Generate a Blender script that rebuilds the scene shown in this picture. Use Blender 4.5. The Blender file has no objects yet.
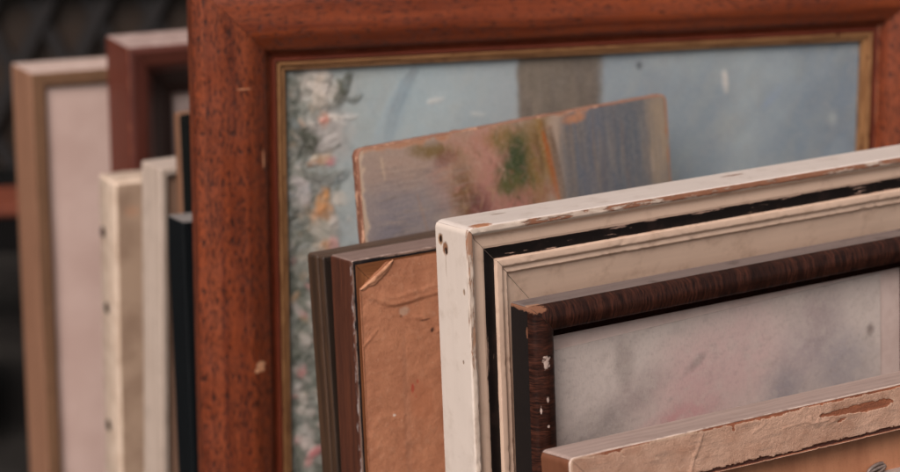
import bpy, bmesh, math, random
import numpy as np
from mathutils import Vector, Matrix, noise as mn

random.seed(7)
rng = np.random.default_rng(11)
S = bpy.context.scene
COL = S.collection
R = math.radians


def lin(r, g, b):
    f = lambda c: c / 12.92 if c <= 0.04045 else ((c + 0.055) / 1.055) ** 2.4
    return (f(r / 255), f(g / 255), f(b / 255), 1.0)


# ------------------------------------------------------------------ materials
class M:
    """small node builder"""
    def __init__(s, name):
        s.m = bpy.data.materials.new(name)
        s.m.use_nodes = True
        s.t = s.m.node_tree
        s.b = s.t.nodes['Principled BSDF']
        s.b.inputs['Roughness'].default_value = 0.6
        s._obj = s._uv = None

    def n(s, typ, ins=(), **kw):
        nd = s.t.nodes.new(typ)
        for k, v in kw.items():
            setattr(nd, k, v)
        for k, v in (ins.items() if isinstance(ins, dict) else enumerate(ins)):
            s.put(nd.inputs[k], v)
        return nd

    def put(s, sock, v):
        if v is None:
            return
        if isinstance(v, bpy.types.NodeSocket):
            s.t.links.new(v, sock)
        else:
            sock.default_value = v

    def obj(s):
        if s._obj is None:
            s._obj = s.n('ShaderNodeTexCoord').outputs['Object']
        return s._obj

    def uv(s):
        if s._uv is None:
            s._uv = s.n('ShaderNodeUVMap', uv_map='member').outputs[0]
        return s._uv

    def attr(s, name, out='Fac'):
        return s.n('ShaderNodeAttribute', attribute_name=name).outputs[out]

    def math(s, op, a, b=None, c=None, clamp=False):
        return s.n('ShaderNodeMath', [a, b, c], operation=op, use_clamp=clamp).outputs[0]

    def vm(s, op, a, b=None):
        return s.n('ShaderNodeVectorMath', [a, b], operation=op).outputs[0]

    def vlen(s, a):
        return s.n('ShaderNodeVectorMath', [a], operation='LENGTH').outputs['Value']

    def sc(s, v, k):
        return s.vm('MULTIPLY', v, k)

    def noise(s, v, scale=1.0, detail=3.0, rough=0.55, dist=0.0, col=False):
        nd = s.n('ShaderNodeTexNoise', {'Vector': v, 'Scale': scale, 'Detail': detail, 'Roughness': rough, 'Distortion': dist})
        return nd.outputs['Color' if col else 0]

    def step(s, f, a, b):
        return s.n('ShaderNodeMapRange', [f, a, b, 0.0, 1.0], interpolation_type='SMOOTHSTEP').outputs[0]

    def rng(s, f, a, b, c, d):
        return s.n('ShaderNodeMapRange', [f, a, b, c, d]).outputs[0]

    def mix(s, f, a, b, blend='MIX'):
        nd = s.n('ShaderNodeMix', data_type='RGBA', blend_type=blend)
        s.put(nd.inputs[0], f); s.put(nd.inputs[6], a); s.put(nd.inputs[7], b)
        return nd.outputs[2]

    def local(s, W, H):
        return s.vm('ADD', s.obj(), (W / 2, 0, -H))

    def spot(s, v, c, r, ns=300.0, amp=0.5, soft=0.25):
        d = s.vm('MULTIPLY', s.vm('SUBTRACT', v, c), tuple(0 if k is None else 1 / k for k in r))
        L = s.vlen(d)
        nz = s.noise(v, ns, 3)
        L = s.math('ADD', L, s.math('MULTIPLY', s.math('SUBTRACT', nz, 0.5), amp * 2))
        return s.math('SUBTRACT', 1.0, s.step(L, 1 - soft, 1 + soft))

    def mx(s, a, b):
        return s.math('MAXIMUM', a, b)

    def dust(s, col, dcol, amt=0.8, lo=0.55, ns=90):
        nz = s.n('ShaderNodeSeparateXYZ', [s.n('ShaderNodeNewGeometry').outputs['Normal']]).outputs[2]
        f = s.step(nz, lo, 0.95)
        k = s.rng(s.noise(s.obj(), ns, 5, 0.65), 0.35, 0.6, amt * 0.55, amt)
        return s.mix(s.math('MULTIPLY', f, k), col, dcol)

    def fin(s, col, rough=None, bump=None, bd=0.0004, spec=None, strength=1.0):
        s.put(s.b.inputs['Base Color'], col)
        s.put(s.b.inputs['Roughness'], rough)
        if spec is not None:
            s.b.inputs['Specular IOR Level'].default_value = spec
        if bump is not None:
            nd = s.n('ShaderNodeBump', {'Height': bump, 'Distance': bd, 'Strength': strength})
            s.t.links.new(nd.outputs[0], s.b.inputs['Normal'])
        return s.m


def painted(name, base, under, wear=0.5, dirt=(0.3, 0.22, 0.15, 1), dirt_amt=0.35, rough=0.5, spots=None, W=0, H=0,
            dust=None, streak=0.25, crack=0.0, dust_amt=0.5, grow=None, scrape=None):
    """old oil paint over wood; arris wear from the 'wear' attribute"""
    m = M(name)
    uv = m.uv()
    o = m.obj()
    a = m.noise(m.sc(uv, (9, 160, 1)), 1, 4)
    c = m.mix(m.math('MULTIPLY', m.step(a, 0.35, 0.75), streak), base, tuple(x * 0.72 for x in base[:3]) + (1,))
    sm = m.noise(o, 55, 5, 0.65)
    c = m.mix(m.math('MULTIPLY', m.step(sm, 0.5, 0.78), dirt_amt), c, dirt)
    fl = m.noise(o, 900, 2)
    c = m.mix(m.math('MULTIPLY', m.step(fl, 0.68, 0.74), 0.45 * dirt_amt), c, dirt)
    # arris wear
    w = m.attr('wear')
    nz = m.noise(m.sc(uv, (70, 260, 1)), 1, 5, 0.62)
    lf = m.noise(m.sc(uv, (13, 30, 1)), 1, 2)
    f = m.math('ADD', m.math('MULTIPLY', w, wear), m.math('ADD', m.math('MULTIPLY', nz, 0.5), m.math('MULTIPLY', lf, 0.5)))
    if grow:
        gx = m.n('ShaderNodeSeparateXYZ', [o]).outputs[0]
        f = m.math('ADD', f, m.math('MULTIPLY', m.math('MULTIPLY', m.step(gx, grow[0] - 0.28, grow[1] - 0.28), grow[2]), w))
    mask = m.step(f, 0.93, 0.99)
    halo = m.step(f, 0.80, 0.97)
    c = m.mix(m.math('MULTIPLY', halo, 0.35), c, tuple(min(1, x * 1.0) for x in dirt[:3]) + (1,))
    c = m.mix(mask, c, under)
    if scrape:
        sn = m.math('ADD', m.noise(m.sc(uv, (42, 430, 1)), 1, 4, 0.6), m.math('MULTIPLY', w, 0.10))
        sn = m.math('ADD', sn, m.math('MULTIPLY', m.math('SUBTRACT', lf, 0.5), 0.5))
        c = m.mix(m.math('MULTIPLY', m.step(sn, scrape[1], scrape[1] + 0.035), 0.85), c, scrape[0])
    h = m.math('SUBTRACT', m.math('MULTIPLY', a, 0.25), m.math('MULTIPLY', mask, 1.0))
    h = m.math('ADD', h, m.math('MULTIPLY', sm, 0.4))
    if crack:
        v = m.n('ShaderNodeTexVoronoi', {'Vector': m.vm('ADD', m.sc(uv, (60, 150, 1)), m.sc(m.noise(uv, 60, 3, col=True), (1.6, 1.6, 0))), 'Scale': 1.0}, feature='DISTANCE_TO_EDGE').outputs[0]
        cm = m.math('MULTIPLY', m.math('SUBTRACT', 1, m.step(v, 0.0, 0.05)), m.math('MULTIPLY', m.step(m.noise(uv, 25, 2), 0.5, 0.62), crack))
        c = m.mix(cm, c, dirt)
        h = m.math('SUBTRACT', h, cm)
    if spots:
        v = m.local(W, H)
        for (cen, rad, colr, amp, dep) in spots:
            k = m.spot(v, cen, rad, 420, amp)
            c = m.mix(k, c, colr)
            h = m.math('SUBTRACT', h, m.math('MULTIPLY', k, dep))
    if dust:
        c = m.dust(c, dust, dust_amt)
    return m.fin(c, rough, h, 0.0005, 0.3)


def mahogany(name, W, H, dens=0.0):
    m = M(name)
    uv = m.uv(); o = m.obj()
    wob = m.vm('ADD', uv, m.sc(m.noise(uv, 14, 2, col=True), (0, 0.006, 0)))
    g = m.noise(m.sc(wob, (5, 150, 1)), 1, 5, 0.6)
    g2 = m.noise(m.sc(wob, (3, 45, 1)), 1, 3)
    c = m.mix(m.step(g, 0.3, 0.72), lin(106, 46, 25), lin(144, 69, 38))
    c = m.mix(m.math('MULTIPLY', m.step(g2, 0.45, 0.75), 0.5), c, lin(156, 82, 50))
    p1 = m.noise(m.sc(wob, (120, 520, 1)), 1, 1.5, 0.5)
    p2 = m.noise(m.sc(m.vm('ADD', wob, (3, 7, 0)), (230, 900, 1)), 1, 1, 0.5)
    den = m.noise(m.sc(uv, (18, 60, 1)), 1, 3)
    t = m.rng(den, 0.3, 0.7, 0.61 + dens, 0.52 + dens)
    pm = m.step(m.math('SUBTRACT', p1, t), -0.01, 0.04)
    pm2 = m.math('MULTIPLY', m.step(m.math('SUBTRACT', p2, t), 0.0, 0.04), 0.7)
    pm = m.mx(pm, pm2)
    c = m.mix(m.math('MULTIPLY', pm, 0.85), c, lin(46, 22, 16))
    # scuffs and arris wear
    w = m.attr('wear')
    f = m.math('ADD', m.math('MULTIPLY', w, 0.3), m.noise(m.sc(uv, (60, 200, 1)), 1, 5, 0.65))
    c = m.mix(m.math('MULTIPLY', m.step(f, 0.74, 0.86), 0.5), c, lin(188, 120, 84))
    sc = m.noise(m.sc(uv, (320, 30, 1)), 1, 4, 0.6)
    c = m.mix(m.math('MULTIPLY', m.step(sc, 0.74, 0.78), 0.3), c, lin(200, 150, 120))
    v = m.local(W, H)
    for cen, rad in (((0.0500, 0, -0.3245), (0.0042, None, 0.0028)), ((0.0470, 0, -0.3290), (0.0028, None, 0.002)), ((0.0515, 0, -0.3285), (0.002, None, 0.002)),
                     ((0.040, 0, -0.089), (0.006, None, 0.00035)), ((0.0565, 0, -0.1500), (0.0006, None, 0.008))):
        c = m.mix(m.math('MULTIPLY', m.spot(v, cen, rad, 500, 0.35), 0.85), c, lin(232, 172, 132))
    c = m.dust(c, lin(186, 140, 124), 0.5, 0.15, 60)
    h = m.math('SUBTRACT', m.math('MULTIPLY', g, 0.3), pm)
    r = m.rng(m.noise(o, 40, 4), 0.3, 0.7, 0.36, 0.55)
    return m.fin(c, r, h, 0.00025, 0.45)


def veneer(name, W, H):
    """streaked brown veneer, the figure runs across the moulding"""
    m = M(name)
    uv = m.uv()
    wob = m.vm('ADD', uv, m.sc(m.noise(uv, 130, 4, col=True), (0.0035, 0.004, 0)))
    a = m.noise(m.sc(wob, (620, 60, 1)), 1, 4, 0.7)
    b = m.noise(m.sc(wob, (95, 8, 1)), 1, 3, 0.6)
    c = m.mix(m.step(a, 0.32, 0.68), lin(24, 14, 12), lin(78, 44, 33))
    c = m.mix(m.math('MULTIPLY', m.step(b, 0.42, 0.66), 0.75), c, lin(30, 16, 13))
    w = m.attr('wear')
    nz = m.noise(m.sc(uv, (160, 300, 1)), 1, 5, 0.65)
    f = m.math('ADD', m.math('MULTIPLY', w, 0.262), nz)
    v = m.local(W, H)
    c = m.mix(m.step(f, 0.80, 0.87), c, lin(176, 138, 112))
    k = m.spot(v, (0.0050, 0, -0.0020), (0.0075, None, 0.0026), 420, 1.0)
    c = m.mix(m.math('MULTIPLY', k, 0.8), c, lin(150, 104, 80))
    for cen, rad in (((0.0098, 0, -0.0400), (0.0022, None, 0.0036)), ((0.0122, 0, -0.0372), (0.0016, None, 0.0012)), ((0.0084, 0, -0.0358), (0.0010, None, 0.0008)), ((0.0126, 0, -0.0425), (0.0008, None, 0.0010)),
                     ((0.0102, 0, -0.0660), (0.0010, None, 0.0018)), ((0.0050, 0, -0.0730), (0.0006, None, 0.0026)),
                     ((0.0100, 0, -0.0850), (0.0010, None, 0.0010))):
        c = m.mix(m.math('MULTIPLY', m.spot(v, cen, rad, 520, 1.1, 0.35), 0.8), c, lin(212, 188, 176))
    r = m.rng(m.noise(uv, 150, 4), 0.3, 0.7, 0.30, 0.55)
    h = m.math('ADD', m.math('MULTIPLY', a, 0.35), m.math('MULTIPLY', m.step(f, 0.78, 0.88), -0.7))
    return m.fin(c, r, h, 0.0003, 0.22)


def wood(name, dark, light, dustc=None, dust_amt=0.8, rough=0.6, wearc=None, wear=0.4, fine=1.0, contrast=1.0):
    m = M(name)
    uv = m.uv(); o = m.obj()
    wob = m.vm('ADD', uv, m.sc(m.noise(uv, 16, 2, col=True), (0, 0.008, 0)))
    g = m.noise(m.sc(wob, (6 * fine, 190 * fine, 1)), 1, 5, 0.62)
    g2 = m.noise(m.sc(wob, (60, 900, 1)), 1, 3, 0.6)
    c = m.mix(m.step(g, 0.5 - 0.22 / contrast, 0.5 + 0.22 / contrast), dark, light)
    c = m.mix(m.math('MULTIPLY', m.step(g2, 0.55, 0.7), 0.4), c, tuple(x * 0.55 for x in dark[:3]) + (1,))
    bl = m.noise(o, 35, 4, 0.6)
    c = m.mix(m.math('MULTIPLY', m.step(bl, 0.5, 0.75), 0.3), c, tuple(x * 0.6 for x in dark[:3]) + (1,))
    if wearc:
        f = m.math('ADD', m.math('MULTIPLY', m.attr('wear'), wear), m.noise(m.sc(uv, (80, 240, 1)), 1, 5, 0.65))
        c = m.mix(m.step(f, 0.76, 0.86), c, wearc)
    if dustc:
        c = m.dust(c, dustc, dust_amt)
    return m.fin(c, rough, m.math('ADD', g, m.math('MULTIPLY', g2, 0.5)), 0.0003)


def plain(name, col, col2=None, rough=0.7, scale=60, bd=0.0003, dustc=None, metallic=0.0, uvw=None):
    m = M(name)
    v = m.obj()
    a = m.noise(v, scale, 5, 0.6)
    c = m.mix(m.step(a, 0.35, 0.7), col, col2 or tuple(x * 0.7 for x in col[:3]) + (1,))
    if dustc:
        c = m.dust(c, dustc, 0.8)
    m.b.inputs['Metallic'].default_value = metallic
    return m.fin(c, rough, m.noise(v, scale * 9, 4), bd)


def paint_mat(name, rough=0.5, weave=1500.0, bd=0.00012, grain=0.12):
    """oil paint: colour comes from the painted 'paint' attribute, relief from the mesh, weave from nodes"""
    m = M(name)
    c = m.attr('paint', 'Color')
    o = m.obj()
    wx = m.noise(m.sc(o, (weave * 0.16, weave * 0.16, weave * 0.9)), 1, 2)
    wz = m.noise(m.sc(o, (weave * 0.9, weave * 0.16, weave * 0.16)), 1, 2)
    wv = m.math('ADD', wx, wz)
    c = m.mix(m.math('MULTIPLY', m.step(wx, 0.5, 0.72), grain * 1.3), c, lin(205, 188, 172))
    c = m.mix(m.math('MULTIPLY', m.step(wz, 0.5, 0.72), grain), c, lin(70, 62, 58))
    sp = m.noise(o, 420, 4, 0.6)
    c = m.mix(m.math('MULTIPLY', m.step(sp, 0.45, 0.75), grain), c, lin(215, 200, 185))
    sp2 = m.noise(o, 260, 4, 0.6)
    c = m.mix(m.math('MULTIPLY', m.step(sp2, 0.5, 0.75), grain), c, lin(45, 40, 38))
    return m.fin(c, rough, m.math('ADD', wv, m.noise(o, 300, 4)), bd, 0.35)


# ------------------------------------------------------------------ objects
def tag(o, label=None, cat=None, group=None, kind=None):
    for k, v in (('label', label), ('category', cat), ('group', group), ('kind', kind)):
        if v:
            o[k] = v
    return o


def mesh_obj(name, verts, faces, mats, parent=None, smooth=None, midx=None, recalc=True):
    me = bpy.data.meshes.new(name)
    me.from_pydata([tuple(v) for v in verts], [], [tuple(f) for f in faces])
    for m in (mats if isinstance(mats, (list, tuple)) else [mats]):
        me.materials.append(m)
    if midx is not None:
        me.polygons.foreach_set('material_index', np.asarray(midx, dtype=np.int32))
    if recalc:
        bm = bmesh.new(); bm.from_mesh(me)
        bmesh.ops.recalc_face_normals(bm, faces=bm.faces)
        bm.to_mesh(me); bm.free()
    if smooth is not None:
        me.polygons.foreach_set('use_smooth', np.ones(len(me.polygons), dtype=bool))
        me.set_sharp_from_angle(angle=R(smooth))
    me.update()
    o = bpy.data.objects.new(name, me)
    COL.objects.link(o)
    if parent:
        o.parent = parent
    return o


def set_uv(me, u, v):
    lay = me.uv_layers.new(name='member')
    n = len(me.loops)
    vi = np.empty(n, dtype=np.int32)
    me.loops.foreach_get('vertex_index', vi)
    a = np.empty(n * 2, dtype=np.float32)
    a[0::2] = np.asarray(u)[vi]; a[1::2] = np.asarray(v)[vi]
    lay.data.foreach_set('uv', a)


def set_float(me, name, vals):
    at = me.attributes.new(name, 'FLOAT', 'POINT')
    at.data.foreach_set('value', np.asarray(vals, dtype=np.float32))


def box(name, lo, hi, mat, parent=None, bev=0.002):
    bm = bmesh.new()
    bmesh.ops.create_cube(bm, size=1)
    for v in bm.verts:
        for i in range(3):
            v.co[i] = lo[i] + (v.co[i] + 0.5) * (hi[i] - lo[i])
    if bev:
        bmesh.ops.bevel(bm, geom=list(bm.edges), offset=bev, segments=2, affect='EDGES')
    me = bpy.data.meshes.new(name)
    bm.to_mesh(me); bm.free()
    me.materials.append(mat)
    ax = int(np.argmax([h - l for l, h in zip(lo, hi)]))
    co = np.array([v.co[:] for v in me.vertices])
    set_uv(me, co[:, ax], co[:, (ax + 1) % 3] + co[:, (ax + 2) % 3])
    o = bpy.data.objects.new(name, me)
    COL.objects.link(o)
    if parent:
        o.parent = parent
    return o


def profile(pts, maxd=0.0018):
    """pts: (x, y, radius, zone of the segment that follows). Returns x, y, zone, wear, arclength (closed loop)."""
    n = len(pts)
    out = []   # x,y,zone,arris
    for i, (x, y, r, z) in enumerate(pts):
        p = Vector((x, y)); a = Vector(pts[i - 1][:2]); b = Vector(pts[(i + 1) % n][:2])
        if r <= 0:
            out.append((x, y, z, 1.0 if r < 0 else 0)); continue
        da = a - p; db = b - p
        la = da.length; lb = db.length
        da.normalize(); db.normalize()
        ang = da.angle(db)
        d = min(r / math.tan(ang / 2), la * 0.48, lb * 0.48)
        p0 = p + da * d; p1 = p + db * d
        cr = da.x * db.y - da.y * db.x
        sharp = 1.0 if (r <= 0.0032 and ang < R(150)) else 0.0
        k = max(3, int(math.degrees(math.pi - ang) / 14))
        for j in range(k + 1):
            t = j / k
            q = p0 * (1 - t) ** 2 + p * 2 * t * (1 - t) + p1 * t * t
            out.append((q.x, q.y, z if t > 0.5 else pts[i - 1][3], sharp))
    res = []
    for i in range(len(out)):
        x, y, z, s = out[i]; x2, y2, z2, s2 = out[(i + 1) % len(out)]
        L = math.hypot(x2 - x, y2 - y)
        k = max(1, int(L / maxd)) if not (y < 1e-6 and y2 < 1e-6) else 1
        for j in range(k):
            t = j / k
            d = min([99] + ([t * L] if s else []) + ([(1 - t) * L] if s2 else []))
            w = 1.0 if (s and (j == 0)) else math.exp(-d / 0.0022)
            res.append((x + (x2 - x) * t, y + (y2 - y) * t, z, w))
    arr = np.array(res)
    d = np.hypot(*(np.roll(arr[:, :2], -1, 0) - arr[:, :2]).T)
    return arr[:, 0], arr[:, 1], arr[:, 2].astype(int), arr[:, 3], np.concatenate([[0], np.cumsum(d)[:-1]])


def member(name, side, W, H, pts, mats, parent, step=0.003, gap=0.0002, amp=0.00018, chip=0.0007, maxd=0.0018, dispf=None, rc=0.0022):
    """one mitred member of a frame: the profile swept along one side"""
    px, py, pz, pw, pv = profile(pts, maxd)
    m = len(px)
    L = W if side in 'TB' else H
    N = max(8, int(L / step))
    nx = np.roll(py, -1) - np.roll(py, 1); ny = -(np.roll(px, -1) - np.roll(px, 1))
    l = np.hypot(nx, ny) + 1e-9
    nx /= l; ny /= l
    area = 0.5 * np.sum(px * np.roll(py, -1) - np.roll(px, -1) * py)
    if area < 0:
        nx, ny = -nx, -ny
    seed = random.uniform(0, 50)
    e_ = np.linspace(0, rc * 1.5, 9)[:-1] / L
    K = np.concatenate([e_, np.linspace(rc * 1.5 / L, 1 - rc * 1.5 / L, N + 1 - 16), 1 - e_[::-1]]) if N > 40 else np.linspace(0, 1, N + 1)
    s0 = np.maximum(px, 0) + gap
    s = s0[None, :] + K[:, None] * (L - 2 * s0)[None, :]
    X = np.repeat(px[None, :], N + 1, 0); Y = np.repeat(py[None, :], N + 1, 0)
    D = np.zeros_like(s); T = np.zeros_like(s)
    for i in range(N + 1):
        for j in range(m):
            p = Vector((s[i, j] * 1.0 + seed, px[j], py[j]))
            d = mn.noise(p * 45) * amp + mn.noise(p * 8) * amp * 1.5
            if pw[j] > 0.25 and chip:
                c = mn.fractal(p * 210, 0.9, 2.0, 3) + 0.5 * mn.noise(p * 30) - 0.18
                if c > 0:
                    d -= min(c, 1.0) * chip * pw[j]
            if dispf:
                dd, tt = dispf(s[i, j], px[j], py[j], pz[j])
                d += dd; T[i, j] = tt
            D[i, j] = d
    D[:, py < 1e-6] = 0
    X = X + D * nx; Y = Y + D * ny
    for end in (0, 1):
        a_ = s if end == 0 else L - s
        r1 = rc * (1.0 + 0.25 * math.sin(seed * 3 + end))
        m_ = (a_ < r1) & (X < r1)
        da = r1 - a_; db = r1 - X
        k_ = np.maximum(da, db) / np.maximum(np.hypot(da, db), 1e-9)
        X = np.where(m_, r1 - db * k_, X)
        a2 = np.where(m_, r1 - da * k_, a_)
        s = a2 if end == 0 else L - a2
    if side == 'T':
        V = np.stack([-W / 2 + s, -Y, H - X], -1)
    elif side == 'B':
        V = np.stack([-W / 2 + s, -Y, X], -1)
    elif side == 'L':
        V = np.stack([-W / 2 + X, -Y, H - s], -1)
    else:
        V = np.stack([W / 2 - X, -Y, H - s], -1)
    idx = np.arange((N + 1) * m).reshape(N + 1, m)
    nxt = np.roll(idx, -1, 1)
    q = np.stack([idx[:-1], nxt[:-1], nxt[1:], idx[1:]], -1)
    faces = q.reshape(-1, 4).tolist() + [idx[0].tolist(), idx[-1][::-1].tolist()]
    zi = np.tile(pz, N).tolist() + [int(pz[0])] * 2
    o = mesh_obj(name, V.reshape(-1, 3), faces, mats, parent, 40, zi)
    me = o.data
    set_uv(me, (s + seed).ravel(), np.tile(pv, N + 1) + seed)
    set_float(me, 'wear', np.tile(pw, N + 1))
    if dispf:
        set_float(me, 'tear', T.ravel())
    return o


def frame_members(root, W, H, pts, mats, top_mats=None, fine='TL', step=0.003, **kw):
    for side in 'TLBR':
        member('rail' if side in 'TB' else 'stile', side, W, H, pts, (top_mats if side == 'T' and top_mats else mats), root,
               step=step if side in fine else max(0.008, step), **kw)


def grid(name, W, H, x0, x1, u0, u1, y, res, mat, parent, colour=None, relief=None, shape=None, thick=0.002):
    """a sheet (picture, paper, board) in frame-local coordinates, front at depth y, given a real thickness"""
    nx = max(2, int((x1 - x0) / res)); nz = max(2, int((u0 - u1) / res))
    gx = np.linspace(x0, x1, nx); gu = np.linspace(u0, u1, nz)
    XX, UU = np.meshgrid(gx, gu)
    if shape:
        XX, UU = shape(XX, UU)
    YY = np.full_like(XX, y)
    if relief is not None:
        YY = YY + (relief(XX, UU) if callable(relief) else relief)
    V = np.stack([XX - W / 2, -YY, H + UU], -1).reshape(-1, 3)
    Bk = V.copy(); Bk[:, 1] = -y + thick
    idx = np.arange(nx * nz).reshape(nz, nx)
    f = np.stack([idx[:-1, :-1], idx[1:, :-1], idx[1:, 1:], idx[:-1, 1:]], -1).reshape(-1, 4).tolist()
    rim = list(idx[0, :]) + list(idx[1:, -1]) + list(idx[-1, -2::-1]) + list(idx[-2:0, 0])
    base = nx * nz
    bv = Bk[rim]
    nr = len(rim)
    for k in range(nr):
        f.append([rim[k], rim[(k + 1) % nr], base + (k + 1) % nr, base + k])
    f.append([base + k for k in range(nr)][::-1])
    V = np.concatenate([V, bv])
    o = mesh_obj(name, V, f, mat, parent, 35, recalc=False)
    if colour is not None:
        c = colour(XX, UU) if callable(colour) else colour
        c = c.reshape(-1, 3)
        c = np.concatenate([c, c[rim]])
        a = np.ones((len(c), 4), dtype=np.float32); a[:, :3] = c
        at = o.data.attributes.new('paint', 'FLOAT_COLOR', 'POINT')
        at.data.foreach_set('color', a.ravel())
    set_uv(o.data, V[:, 2], V[:, 0])
    set_float(o.data, 'wear', np.zeros(len(V)))
    return o


def axes(yaw, lean, roll):
    a, l, r = R(yaw), R(lean), R(roll)
    w = Vector((math.cos(a), math.sin(a), 0)); b = Vector((-math.sin(a), math.cos(a), 0)); z = Vector((0, 0, 1))
    u = math.cos(l) * z + math.sin(l) * b
    n = -math.cos(l) * b + math.sin(l) * z
    return math.cos(r) * w + math.sin(r) * u, -math.sin(r) * w + math.cos(r) * u, n


GROUP = 'old frames and canvases standing in a row'


def thing(name, corner, rot, W, label, cat, du=0.0, dn=0.0):
    """Empty at the foot of a standing picture; corner = its upper corner on the back plane"""
    w, u, n = axes(*rot)
    O = Vector(corner) + u * du + n * dn
    H = (O.z - max(0.0, -w.z * W)) / u.z
    base = O - u * H + w * (W / 2)
    r = bpy.data.objects.new(name, None)
    r.empty_display_size = 0.05
    COL.objects.link(r)
    r.matrix_world = Matrix(((w.x, -n.x, u.x, base.x), (w.y, -n.y, u.y, base.y), (w.z, -n.z, u.z, base.z), (0, 0, 0, 1)))
    tag(r, label, cat, GROUP)
    return r, H


# ------------------------------------------------------------------ painting with numpy
def vnoise(h, w, cell, seed):
    g = np.random.default_rng(seed).random((int(h / cell) + 3, int(w / cell) + 3))
    y = np.arange(h) / cell; x = np.arange(w) / cell
    yi = y.astype(int); xi = x.astype(int)
    fy = (y - yi)[:, None]; fx = (x - xi)[None, :]
    fy = fy * fy * (3 - 2 * fy); fx = fx * fx * (3 - 2 * fx)
    a = g[yi][:, xi]; b = g[yi][:, xi + 1]; c = g[yi + 1][:, xi]; d = g[yi + 1][:, xi + 1]
    return (a * (1 - fx) + b * fx) * (1 - fy) + (c * (1 - fx) + d * fx) * fy


def fnoise(h, w, cell, seed, oct=4):
    t = 0; k = 0.5; s = 0
    for i in range(oct):
        c = max(1.2, cell / 2 ** i)
        t = t + vnoise(h, w, c, seed + i * 17) * k; s += k; k *= 0.55
    return t / s


def blur(p, n):
    for _ in range(n):
        for ax in (0, 1):
            p.C = (np.roll(p.C, 1, ax) + 2 * p.C + np.roll(p.C, -1, ax)) / 4


class Paint:
    def __init__(s, x0, x1, u0, u1, res):
        s.nx = max(2, int((x1 - x0) / res)); s.nz = max(2, int((u0 - u1) / res))
        s.X, s.U = np.meshgrid(np.linspace(x0, x1, s.nx), np.linspace(u0, u1, s.nz))
        s.C = np.zeros((s.nz, s.nx, 3)); s.Hh = np.zeros((s.nz, s.nx)); s.res = res; s.k = 100

    def nz_(s, size, oct=4):
        s.k += 31
        return fnoise(s.nz, s.nx, size / s.res, s.k, oct)

    def lay(s, mask, col, h=0.0):
        mask = np.clip(mask, 0, 1)
        col = np.array(lin(*col)[:3]) if not isinstance(col, np.ndarray) else col
        s.C = s.C * (1 - mask[..., None]) + col * mask[..., None]
        s.Hh = s.Hh + mask * h

    def blob(s, x, u, rx, ru, col, alpha=1.0, soft=0.5, rag=0.6, size=0.012, ang=0.0, h=0.0):
        c, sn = math.cos(R(ang)), math.sin(R(ang))
        dx = s.X - x; du = s.U - u
        a = (dx * c + du * sn) / rx; b = (-dx * sn + du * c) / ru
        d = np.hypot(a, b) + (s.nz_(size) - 0.5) * 2 * rag
        s.lay(np.clip((1 + soft - d) / (2 * soft), 0, 1) * alpha, col, h)

    def stroke(s, p0, p1, wd, col, alpha=0.9, bend=0.0, h=0.0002):
        p0 = np.array(p0); p1 = np.array(p1)
        L = np.hypot(*(p1 - p0)) + 1e-6
        d = (p1 - p0) / L
        m = wd * 3 + abs(bend) + 0.004
        i0 = max(0, np.searchsorted(-s.U[:, 0], -(max(p0[1], p1[1]) + m))); i1 = np.searchsorted(-s.U[:, 0], -(min(p0[1], p1[1]) - m))
        j0 = max(0, np.searchsorted(s.X[0], min(p0[0], p1[0]) - m)); j1 = np.searchsorted(s.X[0], max(p0[0], p1[0]) + m)
        if i1 - i0 < 2 or j1 - j0 < 2:
            return
        X = s.X[i0:i1, j0:j1] - p0[0]; U = s.U[i0:i1, j0:j1] - p0[1]
        t = (X * d[0] + U * d[1]) / L
        o = -X * d[1] + U * d[0] + bend * 4 * t * (1 - t)
        e = (np.clip(t, 0, 1) - t) * L
        s.k += 1
        r = np.random.default_rng(s.k)
        br = r.random(40)
        bi = np.clip(((o / wd) * 0.5 + 0.5) * 39, 0, 39)
        bv = np.interp(bi.ravel(), np.arange(40), br).reshape(bi.shape)
        ww = wd * (0.65 + 0.35 * np.sin(np.clip(t, 0, 1) * math.pi))
        mk = np.clip((1.15 - np.abs(o) / ww) * 2.5, 0, 1) * np.clip(1 - np.abs(e) / (wd * 0.9), 0, 1) * np.clip(0.45 + 0.9 * bv - 0.4 * np.clip(t, 0, 1), 0, 1)
        mk = mk * alpha
        c = np.array(lin(*col)[:3])
        s.C[i0:i1, j0:j1] = s.C[i0:i1, j0:j1] * (1 - mk[..., None]) + c * mk[..., None]
        s.Hh[i0:i1, j0:j1] += mk * h * (0.6 + 0.8 * bv)


# ================================================================== 1  peeling frame seen from the back, nearest
Wp = 0.46
root, H = thing('picture_frame', (0.0592, 1.6018, 0.4636), (32.39, 8.03, -0.09), Wp,
                'pinkish brown frame nearest the viewer, its papered front rail peeling and torn', 'picture frame')
P_BARE = lin(178, 96, 56)


def seg_d(p, a, b):
    ax, ay = a; bx, by = b
    t = max(0, min(1, ((p[0] - ax) * (bx - ax) + (p[1] - ay) * (by - ay)) / ((bx - ax) ** 2 + (by - ay) ** 2)))
    return math.hypot(p[0] - ax - t * (bx - ax), p[1] - ay - t * (by - ay)), t


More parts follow.
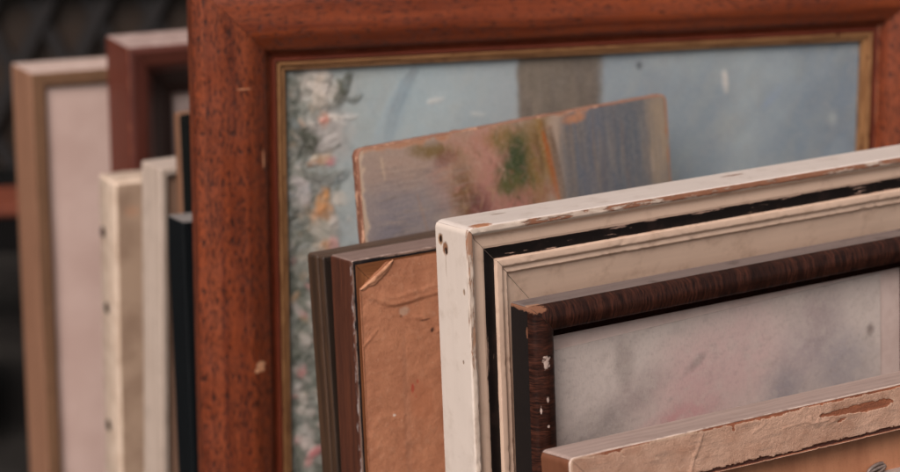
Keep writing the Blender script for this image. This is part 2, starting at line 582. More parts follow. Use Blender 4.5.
def peel(s, x, y, z):
    if z != 1:
        return 0.0, 0.0
    q = Vector((s, x, 3.1))
    n1 = mn.fractal(q * 130, 0.9, 2.0, 4)
    n2 = mn.fractal(q * 420, 0.9, 2.0, 3)
    tear = 0.0
    # the long tear in the paper
    c, sn = math.cos(0.02), math.sin(0.02)
    dx, dy = s - 0.2425, x - 0.0105
    a = (dx * c + dy * sn) / 0.036; b = (dy * c - dx * sn) / (0.0031 + 0.0012 * (dx / 0.036))
    d = math.hypot(a, b) + n1 * 0.28
    tear = max(tear, min(1, max(0, (1.05 - d) * 6)))
    a = (s - 0.2275) / 0.0055; b = (x - 0.0160 + (s - 0.2275) * 0.18) / 0.0009
    tear = max(tear, min(1, max(0, (1.0 - math.hypot(a, b) - n1 * 0.4) * 5)))
    # worn arris
    e = 0.0026 + 0.0012 * mn.noise(q * 28) + n1 * 0.0012
    k = 0.62 + 0.9 * mn.noise(Vector((s * 17, 4, 0))) + min(0.6, s * 2.6 - 0.12)
    tear = max(tear, min(1, max(0, (e - x) / 0.0005)) * min(1, max(0, k)))
    # small flakes near the corner
    f = n1 * 0.8 + n2 * 0.25 + 0.5 * mn.noise(q * 22) - 0.55 - min(0.5, s * 2.2) * 0.55
    tear = max(tear, min(1, max(0, f * 5)) * 0.8)
    dep = -0.0007 * tear
    # torn lower border
    e2 = 0.0292 + n1 * 0.0013 + 0.0012 * mn.noise(Vector((s * 30, 9, 0)))
    low = min(1, max(0, (x - e2) / 0.0004))
    dep -= low * 0.0014
    # paper relief
    rg = max(0.0, 1 - abs(mn.noise(Vector((s * 40, x * 120, 7)))) * 5) * max(0.0, mn.noise(q * 33) + 0.1)
    w = mn.noise(q * 26) * 0.0004 + n1 * 0.0002 + n2 * 0.00008 + rg * 0.0005
    ridge = 0
    cr = (((0.1075, 0.0035), (0.1050, 0.0100), 0.0008), ((0.1050, 0.0100), (0.0985, 0.0190), 0.0009), ((0.0985, 0.0190), (0.0955, 0.0300), 0.0009),
          ((0.176, 0.0125), (0.196, 0.0110), 0.0005), ((0.196, 0.0110), (0.203, 0.0140), 0.0005), ((0.203, 0.0140), (0.216, 0.0135), 0.0006),
          ((0.200, 0.0085), (0.2035, 0.0140), 0.0006), ((0.209, 0.0075), (0.2065, 0.0150), 0.0006), ((0.150, 0.0105), (0.160, 0.0065), 0.0005),
          ((0.213, 0.0170), (0.222, 0.0150), 0.0005))
    for (p0, p1, hh) in cr:
        dd, _ = seg_d((s + n1 * 0.0012, x + n2 * 0.0006), p0, p1)
        ridge = max(ridge, hh * math.exp(-(dd / 0.0009) ** 2))
    lip = 0.0004 * max(0, 1 - abs(x - e2 + 0.0018) / 0.0018) * max(0, mn.noise(Vector((s * 45, 2, 0))) + 0.2)
    lip += 0.0005 * 4 * min(tear, 1) * (1 - min(tear, 1)) * (0.6 + mn.noise(q * 60))
    return dep + w + ridge + lip, (1.0 + low if low > 0.05 else tear)


mf = M('peeling paper')
t = mf.attr('tear')
o_ = mf.obj()
a = mf.noise(mf.sc(o_, (40, 40, 40)), 1, 5, 0.65)
c = mf.mix(mf.step(a, 0.35, 0.7), lin(200, 160, 137), lin(172, 130, 107))
b_ = mf.noise(mf.sc(o_, (30, 30, 260)), 1, 5, 0.6)
c = mf.mix(mf.math('MULTIPLY', mf.step(b_, 0.48, 0.7), 0.55), c, lin(150, 122, 106))
fib = mf.noise(o_, 700, 4, 0.7)
c = mf.mix(mf.math('MULTIPLY', mf.step(fib, 0.55, 0.7), 0.3), c, lin(222, 192, 170))
big = mf.noise(mf.sc(o_, (18, 18, 30)), 1, 3)
c = mf.mix(mf.math('MULTIPLY', mf.step(big, 0.5, 0.7), 0.5), c, lin(184, 128, 98))
c = mf.mix(mf.step(t, 0.15, 0.4), c, lin(206, 172, 148))
bare = mf.mix(mf.step(b_, 0.35, 0.65), lin(158, 94, 64), lin(132, 78, 54))
c = mf.mix(mf.step(t, 0.4, 0.7), c, bare)
c = mf.mix(mf.step(t, 1.2, 1.8), c, lin(74, 36, 24))
m_paper = mf.fin(c, 0.75, mf.math('ADD', fib, a), 0.0008)
m_ptop = wood('dusty pink wood', lin(154, 128, 117), lin(192, 166, 155), lin(182, 160, 152), 0.5, 0.6, lin(228, 205, 190), 0.35, 1.2)
m_pend = painted('brown varnish', lin(126, 80, 58), lin(222, 196, 180), 0.50, lin(84, 46, 30), 0.4, 0.4)
pts = [(0, 0, 0, 0), (0, 0.033, 0.0013, 1), (0.0322, 0.033, 0.0006, 2), (0.0322, 0.0, 0, 2)]
m_pin = wood('raw edge', lin(120, 66, 42), lin(150, 90, 60))
for side in 'TLBR':
    fine = side == 'T'
    member('rail' if side in 'TB' else 'stile', side, Wp, H, pts, [m_ptop if side == 'T' else m_pend, m_paper, m_pin], root,
           step=0.0008 if fine else 0.004, maxd=0.0008 if fine else 0.002, chip=0.0006, amp=0.0002, dispf=peel, rc=0.006)
mb = M('orange board')
o_ = mb.obj()
g = mb.noise(mb.sc(o_, (50, 50, 14)), 1, 5, 0.6)
c = mb.mix(mb.step(g, 0.35, 0.7), lin(200, 138, 102), lin(176, 116, 84))
f_ = mb.noise(o_, 900, 3)
c = mb.mix(mb.math('MULTIPLY', mb.step(f_, 0.6, 0.7), 0.25), c, lin(120, 66, 40))
m_board = mb.fin(c, 0.7, f_, 0.0002)
grid('back_board', Wp, H, 0.0335, Wp - 0.0335, -0.0335, -(H - 0.0335), 0.017, 0.01, m_board, root, thick=0.004)
m_lab = plain('grey paper label', lin(190, 164, 152), lin(172, 146, 136), 0.8, 40)
grid('paper_label', Wp, H, 0.268, 0.40, -0.0640, -0.14, 0.0178, 0.004, m_lab, root, thick=0.0006,
     relief=lambda x, u: 0.0006 * np.sin(x * 70) + 0.0004 * np.cos(u * 90))
# bent wire hanger lying on the board
m_wire = plain('dull steel', lin(150, 132, 124), lin(112, 94, 86), 0.5, 200, metallic=0.4)


def tube(name, pts3, r, mat, parent, seg=10):
    P = [Vector(p) for p in pts3]
    V = []; F = []
    for i, p in enumerate(P):
        d = (P[min(i + 1, len(P) - 1)] - P[max(i - 1, 0)]).normalized()
        a = d.cross(Vector((0.1, 1, 0.05))).normalized(); b = d.cross(a)
        for k in range(seg):
            th = 2 * math.pi * k / seg
            V.append(p + (a * math.cos(th) + b * math.sin(th)) * r)
    for i in range(len(P) - 1):
        for k in range(seg):
            F.append([i * seg + k, i * seg + (k + 1) % seg, (i + 1) * seg + (k + 1) % seg, (i + 1) * seg + k])
    F.append(list(range(seg))[::-1]); F.append([(len(P) - 1) * seg + k for k in range(seg)])
    o = mesh_obj(name, V, F, mat, parent, 50)
    set_uv(o.data, [v.x for v in V], [v.z for v in V]); set_float(o.data, 'wear', [0] * len(V))
    return o


loop = []
for k in range(40):
    th = R(200 + 320 * k / 39 - 160)
    loop.append((0.2670 + 0.0080 * math.cos(th) - Wp / 2, -0.0205, H - 0.0605 + 0.0032 * math.sin(th) + 0.0016 * math.cos(th)))
tail = [(0.2560 - 0.0022 * k - Wp / 2, -0.0203, H - 0.0615 - 0.0010 * k - 0.0003 * k * k * 0.3) for k in range(1, 9)]
tube('wire_hanger', [Vector(p) for p in loop] + [Vector(p) for p in tail], 0.0013, m_wire, root)

# ================================================================== 2  dark streaked frame with a faded print
Wd = 0.3810
root, H = thing('picture_frame', (0.0418, 1.7185, 0.5297), (33.37, 4.27, -0.27), Wd,
                'small dark brown streaked frame with faded grey print, leaning on the white frame', 'picture frame')
m_ven = veneer('streaked veneer', Wd, H)
m_dlip = plain('matt dark brown', lin(42, 25, 20), lin(30, 17, 14), 0.95, 120)
m_dlip.node_tree.nodes['Principled BSDF'].inputs['Specular IOR Level'].default_value = 0.0
m_dside = painted('black varnish', lin(27, 21, 20), lin(140, 104, 84), 0.26, lin(17, 13, 13), 0.5, 0.6, W=Wd, H=H,
                  spots=[((-0.0002, -0.019, -0.0185), (None, 0.0012, 0.004), lin(120, 78, 58), 0.5, 0.5),
                         ((0.0, -0.013, -0.001), (None, 0.014, 0.0024), lin(140, 98, 76), 0.9, 0.4)])
m_dtop = painted('dusty black varnish', lin(128, 113, 108), lin(60, 46, 42), 0.36, lin(74, 62, 58), 0.7, 0.75, streak=0.5, W=Wd, H=H,
                 spots=[((0.005, -0.0190, 0), (0.007, 0.003, None), lin(166, 126, 102), 0.8, 0.4)])
pts = [(0, 0, 0, 0), (0, 0.0195, 0.0016, 1), (0.0024, 0.0248, 0.0040, 1), (0.010, 0.0275, 0.007, 1), (0.0185, 0.0240, 0.007, 2),
       (0.0250, 0.0145, 0.0034, 2), (0.0270, 0.0105, 0.0034, 2), (0.0270, 0.008, 0, 1), (0.018, 0.008, 0, 1), (0.018, 0, 0, 1)]
frame_members(root, Wd, H, pts, [m_dside, m_ven, m_dlip], [m_dtop, m_ven, m_dlip], rc=0.003, step=0.0018, maxd=0.0012, chip=0.0003, amp=0.00012)
m_mat = plain('old mat paper', lin(204, 184, 176), lin(190, 168, 160), 0.8, 50)
grid('mat', Wd, H, 0.0185, Wd - 0.0185, -0.0185, -(H - 0.0185), 0.0066, 0.01, m_mat, root, thick=0.003)
x0, x1, u0, u1 = 0.0275, 0.3345, -0.0385, -0.40
p = Paint(x0, x1, u0, u1, 0.0016)
p.lay(np.ones_like(p.X), (198, 185, 178))
p.lay(np.clip((p.nz_(0.05) - 0.42) * 3, 0, 1) * 0.4, (182, 170, 165))
p.lay(np.clip((p.nz_(0.03) - 0.5) * 4, 0, 1) * 0.35, (200, 187, 180))
p.blob(0.145, -0.098, 0.045, 0.030, (198, 158, 156), 0.5, 0.6, 0.4, 0.03, -10)
p.blob(0.135, -0.112, 0.030, 0.008, (188, 124, 128), 0.55, 0.6, 0.4, 0.02, 10)
p.blob(0.190, -0.075, 0.055, 0.035, (192, 152, 152), 0.5, 0.6, 0.4, 0.03, 5)
p.blob(0.075, -0.098, 0.045, 0.012, (112, 104, 104), 0.6, 0.7, 0.5, 0.02, 25)
p.blob(0.060, -0.120, 0.030, 0.012, (100, 96, 96), 0.6, 0.7, 0.5, 0.02, 10)
p.blob(0.090, -0.060, 0.008, 0.016, (128, 116, 112), 0.55, 0.6, 0.5, 0.01, 0)
p.blob(0.155, -0.073, 0.010, 0.003, (130, 118, 116), 0.6, 0.6, 0.6, 0.01, 30)
p.blob(0.265, -0.085, 0.030, 0.030, (146, 134, 140), 0.6, 0.6, 0.5, 0.03, 0)
p.blob(0.238, -0.112, 0.016, 0.020, (118, 118, 130), 0.6, 0.6, 0.5, 0.02, 0)
p.blob(0.300, -0.105, 0.022, 0.025, (128, 126, 136), 0.5, 0.6, 0.5, 0.02, 0)
p.blob(0.275, -0.060, 0.02, 0.02, (148, 132, 132), 0.5, 0.6, 0.5, 0.02, 0)
p.blob(0.3245, -0.081, 0.0035, 0.0045, (104, 88, 84), 0.8, 0.4, 0.4, 0.004)
p.blob(0.20, -0.20, 0.10, 0.05, (150, 120, 122), 0.5, 0.6, 0.5, 0.04)
p.lay(np.clip((p.nz_(0.008, 3) - 0.5) * 4, 0, 1) * 0.3, (196, 184, 176))
p.lay(np.clip((p.nz_(0.008, 3) - 0.55) * 4, 0, 1) * 0.22, (150, 140, 136))
for i in range(700):
    x = rng.uniform(x0, x1); u = rng.uniform(-0.2, u0); k = rng.uniform(0.004, 0.012)
    p.stroke((x, u), (x + k, u + k * rng.uniform(0.1, 0.9)), 0.0009, random.choice([(150, 138, 132), (188, 176, 170), (168, 152, 148)]), 0.28, 0, 0.00003)
ang = 1.75
cx_, cu_ = 0.0275, -0.0425


def tilt(x, u):
    s = math.sin(R(ang)); c = math.cos(R(ang))
    dx = x - cx_; du = u - cu_
    return cx_ + dx * c - du * s * 0.0, cu_ + du + dx * s


grid('print', Wd, H, x0, x1, u0, u1, 0.0074, 0.0016, paint_mat('faded print', 0.75, 1600, 0.00012, 0.14), root, colour=p.C, relief=p.Hh + 0.0003 * p.nz_(0.05), shape=tilt, thick=0.0006)

# ================================================================== 3  white frame
Ww = 0.56
root, H = thing('picture_frame', (-0.0105, 1.7577, 0.5778), (32.56, 4.42, -0.12), Ww,
                'chipped white painted frame with a thin black inner line, two nail holes at its corner', 'picture frame')
BARE = lin(170, 122, 96)
holes = []
for (dn_, u_, ry, rz, c_) in ((0.0062, -0.0126, 0.0030, 0.0042, lin(168, 132, 104)), (0.0064, -0.0124, 0.0016, 0.0026, lin(38, 24, 18)),
                              (0.0122, -0.0186, 0.0034, 0.0048, lin(150, 108, 82)), (0.0128, -0.0202, 0.0018, 0.0024, lin(48, 28, 20)),
                              (0.034, -0.046, 0.0012, 0.0022, lin(176, 152, 132)), 
                              (0.030, -0.097, 0.0010, 0.0014, lin(168, 146, 128)), (0.012, -0.029, 0.0004, 0.010, lin(208, 190, 174))):
    holes.append(((0, -dn_, u_), (None, ry, rz), c_, 0.35, 0.6))
m_wout = painted('white paint', lin(230, 215, 203), BARE, 0.36, lin(172, 150, 128), 0.35, 0.42, spots=holes, W=Ww, H=H, streak=0.15)
m_wtop = painted('white top paint', lin(224, 211, 202), lin(160, 112, 86), 0.24, lin(168, 146, 128), 0.4, 0.45, W=Ww, H=H, streak=0.15,
                 spots=[((0.0135, -0.0375, 0), (0.0085, 0.0042, None), lin(178, 122, 90), 0.5, 0.6), ((0.255, -0.012, 0), (0.010, 0.002, None), lin(150, 112, 92), 0.7, 0.3),
                        ((0.045, -0.012, 0), (0.006, 0.0012, None), lin(150, 128, 110), 0.5, 0.4)])
m_rim = painted('chipped rim paint', lin(228, 210, 194), lin(176, 136, 112), 0.40, lin(140, 108, 86), 0.5, 0.45)
m_rimt = painted('chipped top rim paint', lin(228, 210, 194), lin(156, 108, 84), 0.38, lin(150, 112, 90), 0.6, 0.5, grow=(0.05, 0.22, 0.13))
m_cove = painted('cream paint', lin(226, 196, 174), lin(150, 104, 78), 0.12, lin(160, 124, 98), 0.45, 0.42)
m_blk = painted('black line paint', lin(17, 12, 12), lin(176, 146, 128), 0.47, lin(60, 44, 40), 0.5, 0.5, scrape=(lin(186, 154, 138), 0.655))
m_blks = painted('black line paint of the stiles', lin(17, 12, 12), lin(160, 132, 116), 0.44, lin(60, 44, 40), 0.5, 0.5, scrape=(lin(150, 124, 110), 0.73))
m_wback = wood('bare frame back', lin(120, 84, 58), lin(150, 110, 80))
pts = [(0, 0, 0, 0), (0, 0.0405, 0.0016, 1), (0.0045, 0.0405, 0.0020, 1), (0.0065, 0.0385, 0.0012, 2), (0.0088, 0.0345, 0.006, 2), (0.0165, 0.0338, 0.0034, 2), (0.0180, 0.0330, -1, 3),
       (0.0268, 0.0322, -1, 2), (0.0275, 0.0348, 0.0008, 2), (0.0325, 0.0345, 0.0020, 2), (0.0345, 0.0312, 0.0006, 2), (0.0380, 0.0315, 0.0010, 2), (0.0400, 0.0280, 0.0010, 2),
       (0.066, 0.0205, 0.002, 2), (0.068, 0.016, 0, 4), (0.068, 0.010, 0, 4), (0.055, 0.010, 0, 4), (0.055, 0, 0, 4)]
frame_members(root, Ww, H, pts, [m_wout, m_rim, m_cove, m_blks, m_wback], [m_wtop, m_rimt, m_cove, m_blk, m_wback], step=0.0018, maxd=0.0013, chip=0.0009, amp=0.0002, gap=0.00022, rc=0.005)
grid('canvas', Ww, H, 0.0555, Ww - 0.0555, -0.0555, -(H - 0.0555), 0.009, 0.01, plain('pale canvas', lin(206, 178, 150), None, 0.8), root, thick=0.003)

# ================================================================== 4  frame backed with brown paper
Wc = 0.40
root, H = thing('picture_frame', (-0.0873, 1.8282, 0.5324), (33.4, 4.55, -0.17), Wc,
                'brown wooden frame turned around, its back covered in wrinkled brown paper', 'picture frame')
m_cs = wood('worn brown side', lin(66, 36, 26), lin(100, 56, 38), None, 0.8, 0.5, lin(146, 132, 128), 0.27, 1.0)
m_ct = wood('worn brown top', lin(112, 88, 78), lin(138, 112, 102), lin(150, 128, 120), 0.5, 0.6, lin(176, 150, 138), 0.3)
m_cb = painted('black tape', lin(18, 15, 17), lin(128, 104, 92), 0.50, lin(70, 58, 54), 0.5, 0.6)
pts = [(0, 0, 0, 0), (0, 0.0285, 0.0022, 1), (0.0036, 0.0287, 0.0005, 2), (0.012, 0.0262, 0, 2), (0.025, 0.0262, 0, 2), (0.025, 0, 0, 2)]
m_cw = wood('raw ochre wood', lin(128, 78, 48), lin(160, 106, 66))
frame_members(root, Wc, H, pts, [m_cs, m_cb, m_cw], [m_ct, m_cb, m_cw], step=0.0025, chip=0.0008)
mk_ = M('kraft paper')
o_ = mk_.obj()
v_ = mk_.local(Wc, H)
a = mk_.noise(o_, 45, 5, 0.6)
c = mk_.mix(mk_.step(a, 0.3, 0.72), lin(196, 134, 100), lin(178, 118, 87))
b_ = mk_.noise(o_, 160, 4, 0.65)
c = mk_.mix(mk_.math('MULTIPLY', mk_.step(b_, 0.5, 0.7), 0.35), c, lin(208, 154, 122))
fib = mk_.noise(mk_.sc(o_, (900, 900, 420)), 1, 3, 0.65)
c = mk_.mix(mk_.math('MULTIPLY', mk_.step(fib, 0.54, 0.68), 0.3), c, lin(120, 74, 52))
sta = mk_.noise(o_, 28, 5, 0.6)
rim_ = mk_.math('MULTIPLY', mk_.step(sta, 0.545, 0.56), mk_.math('SUBTRACT', 1, mk_.step(sta, 0.56, 0.60)))
c = mk_.mix(mk_.math('MULTIPLY', rim_, 0.12), c, lin(130, 82, 58))
fl_ = mk_.noise(o_, 340, 3)
c = mk_.mix(mk_.math('MULTIPLY', mk_.step(fl_, 0.66, 0.72), 0.4), c, lin(222, 178, 150))
for cen, rad, colr, al in (((0.0415, 0, -0.135), (0.0028, None, 0.075), lin(170, 120, 94), 0.35), ((0.0475, 0, -0.1035), (0.0013, None, 0.0036), lin(176, 62, 46), 0.8),
                           ((0.0520, 0, -0.099), (0.0010, None, 0.0014), lin(176, 66, 50), 0.7), ((0.0500, 0, -0.110), (0.0008, None, 0.0012), lin(176, 66, 50), 0.6),
                           ((0.0304, 0, -0.1209), (0.0013, None, 0.0010), lin(238, 220, 205), 0.9), ((0.0430, 0, -0.0440), (0.0045, None, 0.0032), lin(196, 168, 146), 0.6),
                           ((0.0400, 0, -0.0475), (0.0012, None, 0.0012), lin(104, 66, 46), 0.6), ((0.0668, 0, -0.0622), (0.0016, None, 0.0018), lin(74, 46, 36), 0.9),
                           ((0.0610, 0, -0.0535), (0.0045, None, 0.0007), lin(96, 58, 40), 0.8), ((0.056, 0, -0.115), (0.010, None, 0.014), lin(184, 116, 82), 0.5)):
    c = mk_.mix(mk_.math('MULTIPLY', mk_.spot(v_, cen, rad, 420, 0.45, 0.35), al), c, colr)
m_kraft = mk_.fin(c, 0.7, mk_.math('ADD', mk_.math('MULTIPLY', b_, 1.5), fib), 0.0003)


def paper_shape(X, U):
    x0 = X[0]
    cut = np.where(x0 < 0.030, -0.0215 + (np.clip(x0, 0.0062, 0.03) - 0.0062) / 0.0238 * 0.0165, -0.0050)
    cut = cut + np.array([0.0004 * mn.noise(Vector((x * 180, 0, 0))) for x in x0])
    t = (U - U[0, 0]) / (U[-1, 0] - U[0, 0])
    left = 0.0062 + np.array([0.0006 * mn.noise(Vector((u * 60, 5, 0))) + 0.0004 * mn.noise(Vector((u * 240, 8, 0))) for u in U[:, 0]])
    X2 = left[:, None] + (X - X[0, 0]) * (X[0, -1] - left[:, None]) / (X[0, -1] - X[0, 0])
    return X2, cut[None, :] + t * (U[-1, 0] - cut[None, :])


def paper_relief(X, U):
    Y = np.zeros_like(X)
    for i in range(X.shape[0]):
        for j in range(X.shape[1]):
            q = Vector((X[i, j], U[i, j], 0))
            rg = max(0.0, 1 - abs(mn.noise(q * 34 + Vector((0, 0, 4)))) * 6) * max(0, mn.noise(q * 15 + Vector((7, 0, 0))) + 0.15)
            Y[i, j] = mn.noise(q * 22) * 0.0007 + mn.fractal(q * 110, 0.8, 2.0, 4) * 0.00028 + rg * 0.0003
    # arc-shaped fold running from the torn corner
    arc = np.interp(X, [0.006, 0.014, 0.022, 0.030, 0.036, 0.050, 0.070], [-0.0235, -0.0300, -0.0345, -0.0375, -0.0388, -0.0378, -0.0358])
    d = U - arc
    k = np.clip(1 - np.abs(X - 0.034) / 0.075, 0, 1) ** 0.6
    nz = np.array([[mn.noise(Vector((a_ * 120, b_ * 120, 2))) for a_, b_ in zip(r1, r2)] for r1, r2 in zip(X, U)])
    d = d + nz * 0.0007
    Y += k * 0.0019 / (1 + np.exp(-np.clip(d / 0.00045, -40, 40))) * np.exp(-np.clip(d, 0, 1) / 0.0075)
    Y += k * 0.0005 * np.exp(-((d - 0.0062) / 0.0016) ** 2)
    # vertical crease below
    Y -= 0.00018 * np.exp(-((X - 0.0415 - 0.001 * np.sin(U * 60)) / 0.0012) ** 2) * np.clip((-U - 0.05) / 0.02, 0, 1)
    # short crease near the white frame
    arc2 = np.interp(X, [0.050, 0.058, 0.064, 0.070], [-0.0500, -0.0515, -0.0560, -0.0640])
    Y += 0.0006 * np.exp(-((U - arc2) / 0.0012) ** 2) * np.clip((X - 0.049) / 0.004, 0, 1)
    arc3 = np.interp(X, [0.006, 0.020], [-0.066, -0.054])
    Y += 0.0005 * np.exp(-((U - arc3) / 0.0012) ** 2) * np.clip((0.021 - X) / 0.006, 0, 1)
    return Y


sheet = grid('paper_backing', Wc, H, 0.0062, 0.16, -0.005, -0.30, 0.0290, 0.0011, m_kraft, root, relief=paper_relief, shape=paper_shape, thick=0.0003)
grid('back_board', Wc, H, 0.0255, Wc - 0.0255, -0.0255, -(H - 0.0255), 0.0255, 0.01, m_cw, root, thick=0.004)
grid('paper_backing', Wc, H, 0.1603, Wc - 0.006, -0.005, -(H - 0.006), 0.0288, 0.006, m_kraft, root, thick=0.0003)
# the folded-over flap
V = []; F = []
nA, nB = 26, 9
for i in range(nA):
    t = i / (nA - 1)
    bx = 0.0062 + 0.029 * t; bu = -0.0222 + 0.0178 * t
    wd_ = 0.0052 * max(0.06, math.sin(math.pi * (0.04 + 0.93 * t)) ** 0.7) * (1.0 + 0.35 * mn.noise(Vector((t * 7, 1, 0)))) + 0.0005 * mn.noise(Vector((t * 30, 3, 0)))
    for j in range(nB):
        r_ = j / (nB - 1)
        off = wd_ * r_
        lift = 0.0011 * math.sin(math.pi * min(1.0, r_ * 1.15 + 0.1)) + 0.0007 * r_ + 0.0004 * mn.noise(Vector((t * 11, r_ * 3, 0)))
        V.append((bx - 0.0008 + off * 0.52 - Wc / 2, -(0.0297 + lift), H + bu + 0.0006 - off * 0.85))
for i in range(nA - 1):
    for j in range(nB - 1):
        F.append([i * nB + j, i * nB + j + 1, (i + 1) * nB + j + 1, (i + 1) * nB + j])
mfl = M('torn paper underside')
c = mfl.mix(mfl.step(mfl.noise(mfl.obj(), 160, 4), 0.35, 0.7), lin(204, 150, 116), lin(172, 116, 86))
fl = mesh_obj('torn_flap', V, F, mfl.fin(c, 0.75, mfl.noise(mfl.obj(), 700, 3), 0.0002), sheet, 60)
so = fl.modifiers.new('thickness', 'SOLIDIFY'); so.thickness = 0.0003

# ================================================================== 5  narrow dark frame behind it
Ws = 0.33
root, H = thing('picture_frame', (-0.1064, 1.8671, 0.5229), (34.68, 5.87, 0), Ws,
                'narrow olive brown frame edge squeezed between brown paper back and mahogany frame', 'picture frame')
m_s = wood('olive brown varnish', lin(54, 38, 27), lin(82, 58, 41), lin(110, 92, 80), 0.4, 0.5, lin(104, 74, 50), 0.1)
m_s2 = wood('dark olive varnish', lin(36, 26, 20), lin(52, 38, 28))
pts = [(0, 0, 0, 0), (0, 0.0125, 0.0006, 0), (0.0012, 0.0135, 0.0006, 0), (0.0002, 0.0145, 0.0006, 0), (0.0002, 0.0215, 0.002, 1), (0.018, 0.020, 0.002, 1), (0.020, 0.008, 0, 1), (0.015, 0.006, 0, 1), (0.015, 0, 0, 1)]
frame_members(root, Ws, H, pts, [m_s, m_s2], step=0.004, chip=0.0003)
grid('canvas', Ws, H, 0.0155, Ws - 0.0155, -0.0155, -(H - 0.0155), 0.0055, 0.01, plain('dull canvas', lin(120, 104, 88)), root, thick=0.003)

# ================================================================== 6  painted board
Wb = 0.3226
root, H = thing('painted_board', (-0.0758, 1.9357, 0.5839), (38.44, 6.67, 0.06), Wb,
                'thin wooden board with rounded corners painted in worn grey, pink, green and blue', 'painting', du=0.0024)
m_be = wood('board edge', lin(112, 68, 50), lin(152, 104, 82), lin(168, 132, 112), 0.5, 0.7, lin(206, 158, 130), 0.4)
tb = 0.0078


def rounded(Wd_, Hd_, r_top, inset, n=8):
    out = []
    for (cx, cz, a0) in ((Wd_ / 2 - r_top - inset, Hd_ - r_top - inset, 0), (-Wd_ / 2 + r_top + inset, Hd_ - r_top - inset, 90), (-Wd_ / 2 + 0.002 + inset, 0.002 + inset, 180), (Wd_ / 2 - 0.002 - inset, 0.002 + inset, 270)):
        rr = r_top if a0 < 180 else 0.002
        for k in range(n + 1):
            th = R(a0 + 90 * k / n)
            out.append((cx + rr * math.cos(th), cz + rr * math.sin(th)))
    return out


def resample(loop, d):
    out = []
    for i, (x, z) in enumerate(loop):
        x2, z2 = loop[(i + 1) % len(loop)]
        L = math.hypot(x2 - x, z2 - z); k = max(1, int(L / d))
        out += [(x + (x2 - x) * j / k, z + (z2 - z) * j / k) for j in range(k)]
    return out


lp = resample(rounded(Wb, H, 0.007, 0), 0.0025)
n = len(lp)
ctr = Vector((0, H / 2))
V = []
for (y, ins) in ((0.0, 0.0006), (-0.0008, 0), (-tb + 0.0010, 0), (-tb, 0.0009)):
    for (x, z) in lp:
        q = Vector((x, 0, z))
        jag = 0.0005 * mn.fractal(q * 140 + Vector((0, y * 100, 0)), 1, 2, 3) + 0.0004 * mn.noise(q * 30)
        dx = -math.copysign(ins + jag, x) if abs(x) > Wb / 2 - 0.008 else 0
        dz = -(ins + jag) if z > H - 0.008 else 0
        V.append((x + dx, y, z + dz))
F = [[r * n + k, r * n + (k + 1) % n, (r + 1) * n + (k + 1) % n, (r + 1) * n + k] for r in range(3) for k in range(n)]
F += [list(range(n))[::-1], [3 * n + k for k in range(n)]]
o = mesh_obj('board', V, F, m_be, root, 50)
set_uv(o.data, [v[0] + v[2] for v in V], [v[1] * 1.0 for v in V]); set_float(o.data, 'wear', [0.6] * len(V))


def bp(px, py):
    x = float(np.interp(px, [351, 361, 440, 515, 553, 600, 654, 662], [0, 0.0098, 0.0842, 0.1603, 0.198, 0.2516, 0.3152, 0.3226]))
    return x, -(py - (147 - (px - 361) * 0.1809)) * 0.00082 - 0.0012


RB = 0.0009
x0, x1, u0, u1 = 0.0010, Wb - 0.0010, -0.0010, -0.33
p = Paint(x0, x1, u0, u1, RB)
X, U = p.X, p.U
p.lay(np.ones_like(X), (176, 154, 138))
p.lay(np.clip((p.nz_(0.03) - 0.4) * 3, 0, 1) * 0.6, (188, 164, 146))
# lilac grey left part, with cloth-like fine lines
b = bp(400, 205); p.blob(b[0], b[1], 0.055, 0.045, (146, 136, 138), 0.8, 0.5, 0.35, 0.02)
b = bp(378, 235); p.blob(b[0], b[1], 0.030, 0.035, (128, 124, 134), 0.7, 0.6, 0.4, 0.02)
b = bp(395, 165); p.blob(b[0], b[1], 0.040, 0.014, (182, 152, 134), 0.7, 0.6, 0.4, 0.015, -6)
# pinks and ochres
b = bp(478, 160); p.blob(b[0], b[1], 0.042, 0.036, (190, 134, 118), 0.9, 0.5, 0.35, 0.015)
b = bp(495, 200); p.blob(b[0], b[1], 0.035, 0.030, (176, 122, 108), 0.9, 0.5, 0.35, 0.015)
b = bp(455, 165); p.blob(b[0], b[1], 0.016, 0.022, (170, 138, 112), 0.7, 0.6, 0.5, 0.01)
b = bp(457, 195); p.blob(b[0], b[1], 0.012, 0.022, (122, 84, 48), 0.8, 0.5, 0.4, 0.01, 15)
b = bp(472, 205); p.blob(b[0], b[1], 0.012, 0.016, (118, 68, 66), 0.8, 0.5, 0.4, 0.01, 20)
b = bp(428, 148); p.blob(b[0], b[1], 0.020, 0.006, (124, 98, 46), 0.85, 0.5, 0.5, 0.008, -12)
b = bp(440, 155); p.blob(b[0], b[1], 0.010, 0.006, (122, 74, 62), 0.7, 0.5, 0.5, 0.008)
b = bp(503, 135); p.blob(b[0], b[1], 0.018, 0.010, (150, 116, 62), 0.8, 0.5, 0.5, 0.01)
# green bush
b = bp(511, 163); p.blob(b[0], b[1], 0.019, 0.028, (84, 92, 50), 0.9, 0.5, 0.8, 0.009, 8)
b = bp(514, 158); p.blob(b[0], b[1], 0.012, 0.022, (56, 70, 40), 0.9, 0.5, 0.8, 0.007)
b = bp(506, 172); p.blob(b[0], b[1], 0.012, 0.010, (66, 78, 44), 0.8, 0.5, 0.8, 0.006)
b = bp(503, 180); p.blob(b[0], b[1], 0.013, 0.008, (92, 90, 48), 0.85, 0.4, 0.6, 0.006)
b = bp(528, 190); p.blob(b[0], b[1], 0.018, 0.008, (176, 120, 104), 0.8, 0.5, 0.5, 0.01)
b = bp(510, 205); p.blob(b[0], b[1], 0.020, 0.008, (184, 122, 110), 0.8, 0.5, 0.5, 0.01)
